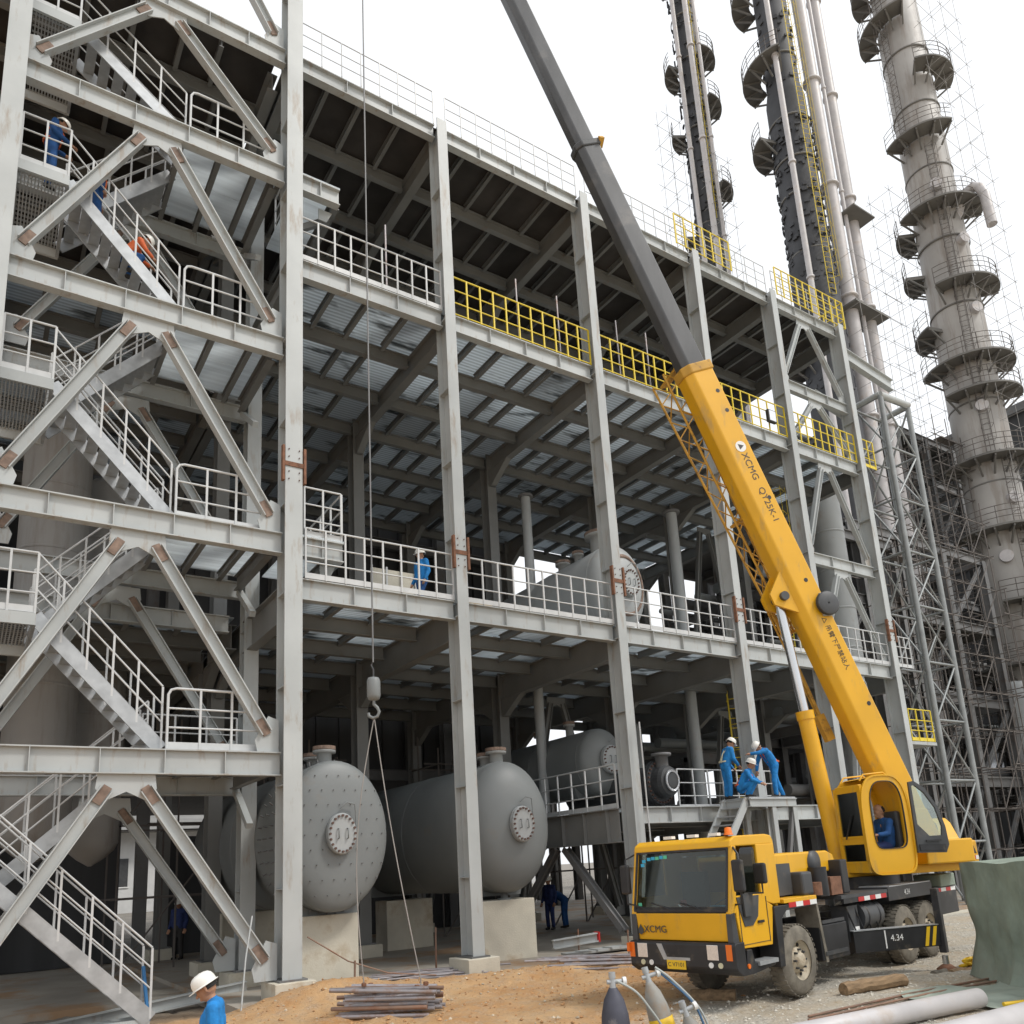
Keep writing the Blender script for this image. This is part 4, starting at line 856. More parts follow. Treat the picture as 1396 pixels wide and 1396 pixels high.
for k in range(7):
    a0 = V((1.0+.12*k, .5+.1*(k % 3), 1.48)); C_().tube([a0, a0+V((.1, -.2, .25+.05*(k % 4))), a0+V((.5, -.1, .3)), a0+V((.9, .1, .02))], .022, 6).build('hydraulic_hose', 'black', crane)
for k in range(4): C_().tube([(2.2+.3*k, .12, 1.2), (2.3+.3*k, .04, .8), (2.5+.3*k, .16, .55)], .016, 6).build('hydraulic_hose', 'black', crane)
C_().box((1.75, .1, 1.42), (2.15, .6, 1.72)).build('valve_bank', 'rust', crane); C_().box((2.2, .1, 1.42), (2.45, .5, 2.0)).build('tool_box', 'black', crane, bevel=.02)
# fender and deck boxes
C_().prism([(-.36, .5), (-.36, 1.38), (.92, 1.40), (.92, 1.32), (.0, 1.30), (-.16, 1.2), (-.22, .5)], (0, .0, 0), (1, 0, 0), (0, 0, 1), (0, .34, 0)).build('front_fender', 'black', crane, bevel=.01)
C_().box((-.05, .0, 1.405), (1.0, 1.88, 1.47)).build('front_deck', 'crane', crane, bevel=.008)
def strip(x0, x1, y, z, par, n):
    for k in range(n):
        a, b = x0+(x1-x0)*k/n, x0+(x1-x0)*(k+1)/n; C_().box((a, y-.006, z), (b-.004, y-.001, z+.075)).build('reflector', 'red' if k % 2 == 0 else 'white', par)
dk = C_().box((1.9, .02, 1.34), (3.75, 1.86, 1.40)).build('middle_deck', 'dkgrey', crane)
C_().box((1.95, .01, 1.26), (3.7, .06, 1.338)).build('deck_skirt', 'black', crane)
strip(2.5, 3.65, .01, 1.262, dk, 5); strip(.08, .98, 0, 1.335, crane, 4)
hd_ = C_().prism([(.0, 1.5), (.0, 2.1), (.12, 2.16), (2.2, 2.17), (2.42, 2.1), (2.5, 1.9), (2.5, 1.82), (1.9, 1.8), (1.2, 1.75), (.9, 1.5)], (0, .32, 0), (1, 0, 0), (0, 0, 1), (0, 1.3, 0)).build('engine_hood', 'crane', crane, bevel=.03)
C_().box((.3, .27, 1.5), (.75, .318, 2.0)).build('intake_grille', 'dkgrey', hd_); C_().lathe([(.0, -.02), (.2, -.02), (.2, .05)], (1.65, .3, 1.98), (0, 1, 0), 18).build('round_cover', 'dkgrey', hd_)
C_().box((.8, .1, 1.47), (1.15, .5, 1.85)).build('air_filter', 'dkgrey', crane, bevel=.04)
C_().cyl((1.55, .22, 1.42), (1.55, .22, 1.9), .16, n=18).build('air_cleaner', 'black', crane); C_().cyl((1.3, .18, 1.45), (1.3, .18, 1.66), .13, n=16).build('muffler', 'rust', crane)
C_().box((1.05, .04, .42), (2.0, .42, .98)).build('battery_box', 'black', crane, bevel=.02)
C_().box((1.12, .02, 1.0), (1.9, .05, 1.05)).build('step_bar', 'dkgrey', crane); C_().box((1.12, .02, .5), (1.9, .038, .56)).build('step_bar', 'dkgrey', crane)
C_().prism([(1.0, 1.34), (1.06, 1.34), (1.2, .4), (1.12, .4)], (0, .03, 0), (1, 0, 0), (0, 0, 1), (0, .4, 0)).build('mud_flap', 'rubber', crane)
C_().cyl((2.7, .28, .98), (3.5, .28, .98), .26, n=24).build('fuel_tank', 'dkgrey', crane)
for x in (2.85, 3.3): C_().lathe([(.262, 0), (.27, .01), (.27, .05), (.262, .06)], (x, .28, .98), (1, 0, 0), 24).build('tank_strap', 'black', crane)
C_().box((2.2, .1, .6), (2.6, .4, 1.2)).build('valve_box', 'dkgrey', crane); C_().box((2.35, .08, .66), (2.55, .098, .84)).build('notice_plate', 'white', crane)
C_().box((3.75, .01, 1.18), (5.85, .62, 1.43)).build('rear_side_box', 'black', crane, bevel=.01)
text('4.34', .15, TT @ frm((4.6, .006, 1.3), (1, 0, 0), (0, 0, 1)), 'side_lettering', 'white', crane)
C_().box((3.85, .015, 1.432), (5.8, .6, 1.45)).build('rear_tread_plate', 'galv', crane)
C_().box((5.9, .0, .75), (7.1, 1.86, 1.3)).build('rear_carrier', 'black', crane, bevel=.02)
C_().box((6.2, -.05, 1.3), (7.0, .5, 1.55)).build('rear_locker', 'tarp', crane, bevel=.02)
strip(6.0, 7.05, -.001, 1.2, crane, 4)
# outriggers
a, b = V((2.2, .1, .60)), V((3.72, -.74, .60))
og = C_().bar(a, b, .18, .36).build('outrigger_arm', 'black', crane, bevel=.01)
n_ = (b-a).normalized(); nn = V((n_.y, -n_.x, 0))
C_().bar(a+V((0, 0, .185)), b+V((0, 0, .185)), .2, .012).build('arm_top_plate', 'galv', og)
text('4.34', .15, TT @ frm(a+n_*.85+nn*.095+V((0, 0, .02)), n_, (0, 0, 1)), 'arm_lettering', 'white', og)
C_().bar(a+n_*.62+nn*.094+V((0, 0, -.14)), a+n_*.62+nn*.094+V((0, 0, .16)), .025, .004, nn).build('arm_mark', 'white', og)
for k in range(4):
    p = b-n_*(.28-.07*k)+nn*.095; C_().prism([(0, -.16), (.07, -.16), (.16, .16), (.09, .16)], p-n_*.06, n_, (0, 0, 1), nn*.004).build('hazard_stripe', 'plateyel' if k % 2 == 0 else 'black', og)
jk = C_().box((3.69, -.88, .3), (3.81, -.76, 1.4)).build('jack_housing', 'black', og, bevel=.012)
C_().cyl((3.75, -.82, .03), (3.75, -.82, .25), .055, n=16).build('jack_rod', 'chrome', jk)
C_().lathe([(.05, .09), (.09, .07), (.17, .01), (.17, -.02), (0, -.02)], (3.75, -.82, .02), (0, 0, 1), 20).build('jack_pad', 'rust', jk)
C_().box((5.9, 1.95, .2), (6.1, 2.15, 1.4)).build('far_jack_housing', 'black', crane); C_().cyl((6, 2.05, 0), (6, 2.05, .22), .055).build('far_jack_rod', 'chrome', crane)
# superstructure in the slewing frame
sp_ = V((15.385, 10.429, 0)); fd = V((-.94525, .32634, 0)); ld = V((-.32634, -.94525, 0))
ST = Matrix(((fd.x, ld.x, 0, sp_.x), (fd.y, ld.y, 0, sp_.y), (0, 0, 1, 0), (0, 0, 0, 1)))
def U_(): return MB(ST)
U_().cyl((0, 0, .95), (0, 0, 1.22), .72, n=36).build('slewing_ring', 'black', crane)
tt = U_().prism([(-2.3, -.8), (.7, -.8), (1.0, -.5), (1.0, .3), (.7, .5), (-2.3, .72)], (0, 0, 1.22), (1, 0, 0), (0, 1, 0), (0, 0, .16)).build('turntable', 'crane', crane, bevel=.015)
for l in (-.42, .36): U_().prism([(.65, 1.38), (.5, 1.7), (-.5, 1.95), (-1.0, 2.5), (-1.5, 2.5), (-1.75, 1.9), (-2.2, 1.38)], (0, l, 0), (1, 0, 0), (0, 0, 1), (0, .06, 0)).build('boom_support_plate', 'crane', crane, bevel=.01)
cw = U_().prism([(-.95, 1.3), (-.95, 2.2), (-.8, 2.3), (.0, 2.3), (.12, 2.2), (.3, 1.85), (.72, 1.8), (.72, 1.3)], (-2.3, 0, 0), (0, 1, 0), (0, 0, 1), (.45, 0, 0)).build('counterweight', 'crane', crane, bevel=.03)
U_().box((-2.05, -.9, 1.38), (-.9, .9, 1.85)).build('winch_housing', 'crane', crane, bevel=.03)
U_().cyl((-1.5, -.35, 2.05), (-1.5, .35, 2.05), .25, n=24).build('winch_drum', 'dkgrey', crane)
for k in range(6): U_().box((-2.3+.072*k+.01, .722, 1.42), (-2.3+.072*k+.078, .726, 1.5)).build('reflector', 'red' if k % 2 else 'white', cw)
for k in range(1): U_().prism([(0, 0), (.07, 0), (.16, .24), (.09, .24)], (-2.26, .722, 1.54), (1, 0, 0), (0, 0, 1), (0, .004, 0)).build('hazard_stripe', 'ink', cw)
# operator cab
def sell(cf_, cz_, hf, hz, e, n=36, squash=0):
    out = []
    for i in range(n):
        a = 2*math.pi*i/n; c_, s_ = math.cos(a), math.sin(a)
        ee = e if s_ > 0 else e*1.9
        out.append((cf_+hf*math.copysign(abs(c_)**(2/ee), c_), cz_+hz*math.copysign(abs(s_)**(2/ee), s_)))
    return out
def ring(outer, inner, o, u, v, ext, mb):
    o, u, v, e = V(o), V(u), V(v), V(ext); n = len(outer)
    A = [o+u*x+v*y for x, y in outer]; B = [o+u*x+v*y for x, y in inner]; vs = A+B+[p+e for p in A]+[p+e for p in B]; fs = []
    for i in range(n):
        j = (i+1) % n; fs += [(i, n+i, n+j, j), (2*n+i, 2*n+j, 3*n+j, 3*n+i), (i, j, 2*n+j, 2*n+i), (n+i, 3*n+i, 3*n+j, n+j)]
    mb.add(vs, fs); return mb
outer = sell(.14, 2.2, .52, .93, 3.2); inner = sell(.11, 2.38, .36, .64, 3.0)
ocab = ring(outer, inner, (0, 1.14, 0), (1, 0, 0), (0, 0, 1), (0, .07, 0), U_()).build('operator_cab', 'crane', crane, bevel=.015)
ring(outer, sell(.14, 2.3, .40, .7, 3.0), (0, .36, 0), (1, 0, 0), (0, 0, 1), (0, .06, 0), U_()).build('far_side_frame', 'crane', ocab)
ring(sell(.11, 2.38, .375, .655, 3.0), inner, (0, 1.195, 0), (1, 0, 0), (0, 0, 1), (0, .03, 0), U_()).build('door_seal', 'black', ocab)
# curved skin (front, roof, back) between the two sides, with window openings left out of the front
n_o = len(outer)
def skin(i0, i1, m_, nm, l0=.42, l1=1.14):
    b_ = U_(); pts = [outer[i % n_o] for i in range(i0, i1+1)]
    vs = [(p[0], l0, p[1]) for p in pts]+[(p[0], l1, p[1]) for p in pts]; k = len(pts); cx_, cz_ = .14, 2.2
    vs += [(cx_+(p[0]-cx_)*.95, l0, cz_+(p[1]-cz_)*.97) for p in pts]+[(cx_+(p[0]-cx_)*.95, l1, cz_+(p[1]-cz_)*.97) for p in pts]
    fs = []
    for i in range(k-1): fs += [(i, i+1, k+i+1, k+i), (2*k+i, 3*k+i, 3*k+i+1, 2*k+i+1)]
    return b_.add(vs, fs, True).build(nm, m_, ocab)
skin(7, 22, 'crane', 'roof_skin'); skin(22, 33, 'crane', 'floor_skin')
for z0_, z1_, nm in ((1.98, 2.86, 'front_window'), (1.5, 1.86, 'lower_front_window')):
    U_().box((.625, .44, z0_), (.632, 1.12, z1_)).build(nm, 'glassgreen', ocab)
    fb = U_()
    for p, q in (((.63, .42, z0_), (.63, 1.14, z0_)), ((.63, .42, z1_), (.63, 1.14, z1_)), ((.63, .44, z0_), (.63, .44, z1_)), ((.63, 1.12, z0_), (.63, 1.12, z1_))): fb.bar(p, q, .04, .04)
    fb.build(nm+'_frame', 'crane', ocab)
for z0_, z1_ in ((1.30, 1.5), (1.86, 1.98), (2.86, 2.98)): U_().box((.56, .42, z0_), (.64, 1.16, z1_)).build('front_panel', 'crane', ocab, bevel=.012)
for l in (.36, 1.13): U_().bar((.61, l+.03, 1.4), (.61, l+.03, 2.95), .07, .07, (0, 1, 0)).build('front_pillar', 'crane', ocab)
ring(sell(.14, 2.2, .545, .955, 3.2), sell(.14, 2.2, .51, .925, 3.2), (0, 1.2, 0), (1, 0, 0), (0, 0, 1), (0, .03, 0), U_()).build('cab_trim_arch', 'crane', ocab)
U_().tube([(.55, .5, 3.05), (.45, .5, 3.17), (.0, .5, 3.2), (-.1, .5, 3.12)], .018).build('roof_rail', 'crane', ocab); U_().tube([(.55, 1.1, 3.05), (.45, 1.1, 3.17), (.0, 1.1, 3.2), (-.1, 1.1, 3.12)], .018).build('roof_rail', 'crane', ocab)
U_().bar((.66, .6, 1.95), (.66, .85, 2.4), .02, .02).build('wiper', 'black', ocab)
U_().box((-.3, .5, 1.5), (.05, 1.0, 1.72)).build('operator_seat', 'black', ocab, bevel=.04); U_().box((-.36, .5, 1.7), (-.24, 1.0, 2.45)).build('seat_back', 'dkgrey', ocab, bevel=.04)
U_().box((.4, .5, 1.4), (.58, 1.0, 1.9)).build('console', 'black', ocab)
# swung-open door
DT = ST @ Matrix.Translation(V((-.38, 1.27, 0))) @ Matrix.Rotation(R(172), 4, 'Z')
dout = [(.02, 1.62), (.6, 1.60), (.68, 1.75), (.66, 2.1), (.56, 2.5), (.36, 2.85), (.15, 3.0), (.04, 2.98)]
din = [(.09, 2.16), (.3, 1.93), (.56, 1.93), (.59, 2.1), (.51, 2.46), (.33, 2.76), (.15, 2.92), (.09, 2.9)]
dor = ring(dout, din, (0, 0, 0), (1, 0, 0), (0, 0, 1), (0, .05, 0), MB(DT)).build('open_door', 'dkgrey', ocab, bevel=.01)
MB(DT).prism(din, (0, .02, 0), (1, 0, 0), (0, 0, 1), (0, .008, 0)).build('door_glass', 'glassgreen', dor)
MB(DT).bar((.2, -.03, 1.84), (.5, -.03, 1.84), .03, .03).build('door_handle', 'black', dor)
MB(DT).prism([(.06, 1.66), (.58, 1.64), (.6, 1.76), (.06, 1.78)], (0, -.02, 0), (1, 0, 0), (0, 0, 1), (0, .015, 0)).build('door_rib', 'black', dor)
person('person', 'crane operator in blue seated in the operator cab', tuple(ST @ V((-.08, .76, .92))), math.degrees(math.atan2(fd.y, fd.x)),
       dict(pel=(-.05, 0, .9), chest=(-.06, 0, 1.2), neck=(-.02, 0, 1.38), head=(.03, 0, 1.53), shl=(-.04, .18, 1.33), shr=(-.04, -.18, 1.33), ell=(.08, .24, 1.1), wrl=(.28, .2, 1.08), elr=(.08, -.24, 1.1), wrr=(.28, -.2, 1.08), hpl=(0, .09, .86), hpr=(0, -.09, .86), knl=(.4, .12, .86), knr=(.4, -.12, .86), anl=(.45, .12, .5), anr=(.45, -.12, .5)), top='bluedk', leg='navy', helmet=False)
# boom
tip = V((6.2, 13.6, 31.9)); piv = sp_-fd*1.3+V((0, 0, 2.3)); bd = (tip-piv).normalized(); LB = (tip-piv).length; bu = -(ld.cross(bd)).normalized()
def section(k0, k1, w_, h_, m_, name, parent, off=0):
    c_ = .22; pr = [(-w_/2+.0, h_/2), (w_/2, h_/2), (w_/2, -h_/2+c_*h_), (w_/2-c_*w_, -h_/2), (-w_/2+c_*w_, -h_/2), (-w_/2, -h_/2+c_*h_)]
    a_, b_ = piv+bd*k0+bu*off, piv+bd*k1+bu*off; vs = [a_+ld*x+bu*y for x, y in pr]+[b_+ld*x+bu*y for x, y in pr]; n = 6
    return MB().add(vs, [(i, (i+1) % n, n+(i+1) % n, n+i) for i in range(n)]+[tuple(range(n-1, -1, -1)), tuple(range(n, 2*n))]).build(name, m_, parent, bevel=.03)
bs = section(-.35, 10.95, .58, .70, 'crane', 'boom_base_section', crane)
section(10.75, 10.98, .63, .76, 'crane_old', 'boom_collar', bs)
b2 = section(10.9, 17.0, .47, .57, 'boomgrey', 'boom_second_section', crane); section(16.88, 17.04, .53, .64, 'dkgrey', 'boom_collar', b2); MB().bar(piv+bd*16.9+ld*.1+bu*.33, piv+bd*17.0+ld*.3+bu*.36, .1, .12, bu).build('collar_lug', 'crane_old', b2)
b3 = section(17, 24, .39, .48, 'boomgrey', 'boom_third_section', crane); section(23.9, 24.1, .44, .54, 'crane_old', 'boom_collar', b3)
b4 = section(24, LB-.6, .32, .40, 'boomgrey', 'boom_fourth_section', crane)
MB().cyl(tip-ld*.2, tip+ld*.2, .24, n=20).build('boom_head_sheave', 'dkgrey', crane); MB().bar(tip-bd*.8, tip+bd*.1, .3, .4, bu).build('boom_head', 'crane_old', crane)
bf = lambda k, u, o=0: piv+bd*k+ld*(.29+o)+bu*u
text('XCMG', .23, frm(bf(8.3, .1, .003), -bd, bu), 'boom_lettering', 'ink', bs); text('QY25K-1', .22, frm(bf(7.35, .1, .003), -bd, bu), 'boom_lettering', 'ink', bs)
MB().cyl(bf(8.8, .1, 0), bf(8.8, .1, .008), .13, n=24).build('boom_emblem', 'white', bs); MB().prism([(-.07, -.05), (.07, -.05), (0, .08)], bf(8.8, .1, .0085), -bd, bu, ld*.002).build('emblem_mark', 'ink', bs)
text('△ 吊臂下严禁站人', .15, frm(bf(4.0, .1, .003), -bd, bu), 'boom_lettering', 'ink', bs)
for k, u in ((10.2, .2), (9.7, .2), (7.5, .2), (2.55, .2), (5.5, .12)): MB().cyl(bf(k, u, 0), bf(k, u, .004), .05, n=10).build('slot_hole', 'black', bs)
sv = MB().lathe([(.02, -.05), (.24, -.05), (.27, -.03), (.23, 0), (.27, .03), (.24, .05), (.02, .05)], bf(4.85, .3, .08), ld, 24).build('rope_roller', 'dkgrey', bs); MB().bar(bf(4.6, .2, .03), bf(5.1, .35, .03), .05, .2, bu).build('roller_bracket', 'galv', bs)
att = piv+bd*5.35-bu*.52
for l in (-.2, .14): MB().prism([(-.45, .2), (.55, .2), (.15, -.28), (-.1, -.28)], att+ld*l, bd, bu, ld*.06).build('cylinder_bracket', 'crane', bs)
cb = ST @ V((.42, -.03, 1.32)); cj = cb+(att-cb)*.57
lc = MB().cyl(cb, cj, .165, n=24).build('lift_cylinder', 'crane', crane); MB().cyl(cj-(att-cb).normalized()*.16, cj+(att-cb).normalized()*.02, .185, n=24).build('cylinder_collar', 'crane', lc)
MB().cyl(cj, att, .10, n=20).build('cylinder_rod', 'chrome', lc); MB().cyl(att-ld*.28, att+ld*.28, .1, n=16).build('cylinder_pin', 'dkgrey', lc)
# stowed lattice jib on the far side of the boom
j0, j1 = 4.6, 11.2; jo = -ld*.62-bu*.10; ch = []
def jp(k, a, b):
    f = (k-j0)/(j1-j0); s_ = .16+.20*f; return piv+bd*k+jo+ld*a*s_*.8+bu*b*s_
jib = MB(); CO = [(-1, -1), (1, -1), (1, 1), (-1, 1)]
for a, b in CO: jib.tube([jp(j0, a, b), jp(j1, a, b)], .032, 6)
jo_ = jib.build('lattice_jib', 'crane_old', crane)
for fi in range(4):
    lc_ = MB(); k = j0; n = 14
    for i in range(n):
        ka, kb = j0+(j1-j0)*i/n, j0+(j1-j0)*(i+1)/n; A_, B_ = CO[fi], CO[(fi+1) % 4]
        if i % 2: A_, B_ = B_, A_
        lc_.tube([jp(ka, *A_), jp(kb, *B_)], .016, 5)
    lc_.build('lacing', 'crane_old', jo_)
for k in (j0, 7.4, j1): MB().bar(jp(k, -1.3, 0), jp(k, 1.6, 0), .2, .06, bd).build('jib_bracket', 'crane_old', jo_)
j2 = MB(); q0, q1 = piv+bd*5.5+jo*1.0-bu*.35, piv+bd*2.6+jo*.85-bu*.42
for o_ in (V((0, 0, 0)), ld*.12, bu*.14): j2.tube([q0+o_, q1+o_*.5], .028, 6)
for i in range(9): f = i/9; j2.tube([q0+(q1-q0)*f, q0+(q1-q0)*(f+.08)+bu*.14*(1-f/2)], .014, 5)
j2.build('folded_jib_tip', 'crane_old', jo_); MB().bar(piv+bd*2.1+jo*.8-bu*.42, piv+bd*2.7+jo*.8-bu*.42, .14, .2, bu).build('auxiliary_hook', 'crane_old', jo_)
# load line, block and slings
t = thing('hook_block', (6.13, 13.65, 4.6), 'grey crane hook block hanging before the tanks', 'hook block')
hx, hy = 6.13, 13.65
MB().lathe([(.03, 5.38), (.1, 5.36), (.125, 5.3), (.125, 5.02), (.1, 4.95), (.03, 4.93)], (hx, hy, 0), (0, 0, 1), 20).build('weight', 'tank', t)
MB().tube([(hx, hy, 5.36), (hx, hy, 5.52), (hx-.04, hy, 5.6), (hx, hy, 5.68), (hx+.04, hy, 5.6), (hx, hy, 5.52)], .018).build('shackle', 'dkgrey', t)
MB().tube([(hx, hy, 4.95), (hx, hy, 4.86), (hx+.05, hy-.03, 4.8), (hx+.08, hy-.05, 4.72), (hx+.05, hy-.04, 4.63), (hx-.02, hy, 4.6), (hx-.08, hy+.04, 4.64), (hx-.09, hy+.05, 4.7)], .03, 8).build('hook', 'tank', t)
MB().tube([(hx, hy, 5.66), tip+V((0, 0, -.1))], .017, 5).build('hoist_rope', 'wire', label='steel hoist rope running up from the hook block', cat='rope')
PC = V((5.95, 12.75, GZ-.22))
pu = V((.73, -.68, 0)); pn = V((.68, .73, 0))
for sgn, nm, k in ((-1, 'left', .22), (1, 'right', -.05)):
    e = PC+pu*(.48*sgn)+V((0, 0, .75)); h0 = V((hx, hy, 4.62)); pts = [h0+(e-h0)*f+pu*(k*math.sin(math.pi*f)*sgn) for f in [i/10 for i in range(11)]]+[e-V((0, 0, .7))]
    MB().tube(pts, .0105, 5).build('sling', 'rope', label=f'{nm} leg of the slack rope sling below the hook', cat='sling', group='rope sling legs')
for i in range(34):
    row = i//6; z = GZ+.06+row*.115+random.uniform(-.02, .02); a = random.uniform(-.06, .06); cpt = PC+pn*((i % 6-2.5)*.16+random.uniform(-.04, .04))+pu*random.uniform(-.14, .14)+V((0, 0, z-GZ))
    d = (pu*math.cos(a)+pn*math.sin(a)+V((0, 0, random.uniform(-.05, .05)))); L = random.uniform(.66, .9)
    MB().tube([cpt-d*L, cpt+d*L], .033, 8).build('scaffold_tube', 'rustpipe' if random.random() < .3 else 'scafpipe', label='tube in the slung bundle of scaffold tubes', cat='tube', group='slung bundle of scaffold tubes')
for sgn in (-1, 1):
    for i in range(5): c0 = PC+pu*(.42*sgn+random.uniform(-.3, .3))+pn*random.uniform(-.4, .3)+V((0, 0, .45+.07*i)); MB().box(tuple(c0-V((.035, .035, .03))), tuple(c0+V((.035, .035, .03)))).build('tube_clamp', 'rust', label='rusty clamp on the slung tube bundle', cat='clamp', group='clamps on the tube bundle', bevel=.015)

# ------------------------------------------------------------------ loose things on the ground
def log(label, p, q, r, m='wood', nm='timber_log'):
    p, q = V(p), V(q); b = MB(); n = 9; L = (q-p)
    pts = [p+L*(i/n)+V((0, 0, random.uniform(-.012, .012))) for i in range(n+1)]; rings = 10; vs = []; fs = []
    d = L.normalized(); u = V((0, 0, 1)); sd = d.cross(u)
    for i, c_ in enumerate(pts):
        for k in range(rings): a = 2*math.pi*k/rings; rr = r*(1+.1*mn.noise((i*.6, k*.9, p.x))); vs.append(c_+(sd*math.cos(a)+u*math.sin(a))*rr)
    for i in range(n):
        for k in range(rings): fs.append((i*rings+k, i*rings+(k+1) % rings, (i+1)*rings+(k+1) % rings, (i+1)*rings+k))
    fs += [tuple(range(rings-1, -1, -1)), tuple(range(n*rings, (n+1)*rings))]
    b.add(vs, fs); b.build(nm, m, label=label, cat='log')
log('thick weathered timber lying on gravel before the front wheel', (11.35, 8.28, -.3), (12.65, 8.1, -.3), .1)
jp_ = TT @ V((3.75, -.82, 0))
log('dark timber block under the outrigger pad, left one', (jp_.x-.45, jp_.y+.0, -.43), (jp_.x+.3, jp_.y-.1, -.43), .075, 'rubber')
log('dark timber block under the outrigger pad, right one', (jp_.x-.2, jp_.y-.17, -.43), (jp_.x+.5, jp_.y-.25, -.43), .075, 'wood')
log('dark chock timber in front of the far front wheel', (9.75, 9.9, -.33), (10.15, 9.35, -.33), .1, 'wood')
for i, nm in enumerate(('upper', 'lower')):
    a = TT @ V((4.0+.12*i, -1.02-.05*i, 0)); b = MB()
    for k in range(3): b.lathe([(.05, 0), (.085, .02), (.085, .05), (.05, .06), (.04, .03), (.05, 0)], (a.x+.02*k, a.y-.03*k, GZ+.03+.05*k), (.3*math.sin(k*2+i), .3*math.cos(k*3), .9), 12)
    b.build('strap_coil', 'plateyel', label=f'{nm} yellow strap coil beside the outrigger pad', cat='strap', group='yellow strap coils')
# covered stack
tp = [V((14.25, 7.75, 0)), V((12.3, 5.2, 0)), V((15.3, 3.6, 0)), V((17.2, 6.4, 0))]
b = MB(); NU, NV = 120, 34; ztop = 1.42
def ring_pt(f):
    f = f % 1*4; i = int(f); return tp[i % 4].lerp(tp[(i+1) % 4], f-i)
ce = sum(tp, V((0, 0, 0)))/4; vs = []
for j in range(NV+1):
    h = j/NV
    for i in range(NU):
        p = ring_pt(i/NU); i_ = i; i = i*56/120; d = (p-ce).normalized(); fold = mn.noise((i*.9+h*1.5, h*1.1, 1))*.09*(1.15-h)+mn.noise((i*.3+h*2.2, h*1.6, 5))*.10*(1.1-h*.7)+mn.noise((i*1.6, h*4, 7))*.035
        fl = .14*(1-h)**8
        q = p+d*(fold+fl); z = GZ+.01+h*(ztop+.4+.16*mn.noise((i*.15, 2, 2)))
        vs.append((q.x, q.y, z)); i = i_
fs = [(j*NU+i, j*NU+(i+1) % NU, (j+1)*NU+(i+1) % NU, (j+1)*NU+i) for j in range(NV) for i in range(NU)]
b.add(vs, fs, True); k0 = NV*NU; mids = [V(vs[k0+i]).lerp(V((ce.x, ce.y, ztop+.1)), .5)+V((0, 0, .03*mn.noise((i*.4, 0, 9)))) for i in range(NU)]
b.add([V(vs[k0+i]) for i in range(NU)]+mids+[V((ce.x, ce.y, ztop+.12))], [(i, (i+1) % NU, NU+(i+1) % NU, NU+i) for i in range(NU)]+[(NU+i, NU+(i+1) % NU, 2*NU) for i in range(NU)], True)
b.build('covered_stack', 'tarp', label='green grey tarpaulin draped over a stack at the right edge', cat='tarpaulin')
b = MB(); vs = []; n1, n2 = 40, 26
for j in range(n2+1):
    for i in range(n1+1):
        x = 11.5+5.0*i/n1; y = 4.2+3.2*j/n2+.35*math.sin(i*.31)*(j/n2); vs.append((x, y, GZ+.03+.07*max(0, mn.noise((x*2.1, y*2.1, 4)))+.05*max(0, mn.noise((x*.8, y*.8, 8)))))
b.add(vs, [(j*(n1+1)+i, j*(n1+1)+i+1, (j+1)*(n1+1)+i+1, (j+1)*(n1+1)+i) for j in range(n2) for i in range(n1)], True)
b.build('ground_sheet', mat('sheet', (.30, .35, .30), .75, var=.2, vs=3, bump=.3, bs=10), label='pale green sheet spread on the ground beside the tarpaulin', cat='sheet')
def pipe(label, p, q, r, m='pipewhite'):
    t = thing('steel_pipe', p, label, 'pipe'); d = (V(q)-V(p)).normalized()
    L = (V(q)-V(p)).length; MB().lathe([(r*.9, 0), (r, 0), (r, L), (r*.9, L), (r*.9, 0)], p, d, 28).build('barrel', m, t); MB().lathe([(0, .35), (r*.9, .35)], p, d, 20).build('bore_shade', 'black', t); return t  # black disc stands in for the shade inside the open end
pipe('white steel pipe lying at the bottom right with its dark open end', (11.45, 6.28, -.25), (6.6, 6.75, -.25), .125)
pipe('second white steel pipe cut by the bottom right corner', (12.2, 5.1, -.22), (6.2, 5.35, -.22), .16)
MB().tube([(11.6, 6.05, -.33), (12.5, 5.7, -.32), (13.6, 5.5, -.3)], .03).build('thin_rod', 'plateyel', label='thin yellow tipped rod beyond the white pipe', cat='rod')
for k, (a, b_) in enumerate((((9.6, 7.6), (14.2, 7.35)), ((9.4, 7.45), (14.4, 7.1)))): MB().tube([(a[0], a[1], -.37), ((a[0]+b_[0])/2, (a[1]+b_[1])/2+.05, -.36), (b_[0], b_[1], -.37)], .018, 6).build('reinforcing_rod', 'rustpipe', label='rusty rod lying on the gravel before the outrigger', cat='rod', group='rusty rods on the gravel')
# gas cylinders and hoses
def bottle(label, p, lean, r, h, m, band=None, vcol='galv'):
    t = thing('gas_cylinder', p, label, 'gas cylinder'); ax = V(lean).normalized()
    MB().lathe([(0, 0), (r*.95, .0), (r, .04), (r, h*.74), (r*.93, h*.82), (r*.7, h*.92), (r*.36, h*.985), (r*.3, h), (.0, h)], p, ax, 28).build('body', m, t)
    if band: MB().lathe([(r+.001, h*.64), (r+.004, h*.64), (r+.004, h*.74), (r+.001, h*.74)], p, ax, 28).build('band', band, t)
    tp_ = V(p)+ax*h; v = MB().cyl(tp_, tp_+ax*.1, .03, .022, n=10).build('valve', vcol, t); MB().cyl(tp_+ax*.08, tp_+ax*.13, .03, n=12).build('hand_wheel', vcol, v)
    sd = ax.cross(V((.4, .8, 0))).normalized(); MB().cyl(tp_+ax*.05-sd*.08, tp_+ax*.05+sd*.05, .02, n=10).build('regulator', 'galv', v); MB().cyl(tp_+ax*.05-sd*.12, tp_+ax*.05-sd*.09, .035, n=14).build('gauge', 'white', v)
    return t
bottle('dark blue black gas cylinder with brass valve at the bottom edge', (4.84, 5.86, -.48), (.0, .0, 1), .125, 1.2, 'gascyl', vcol='galv')
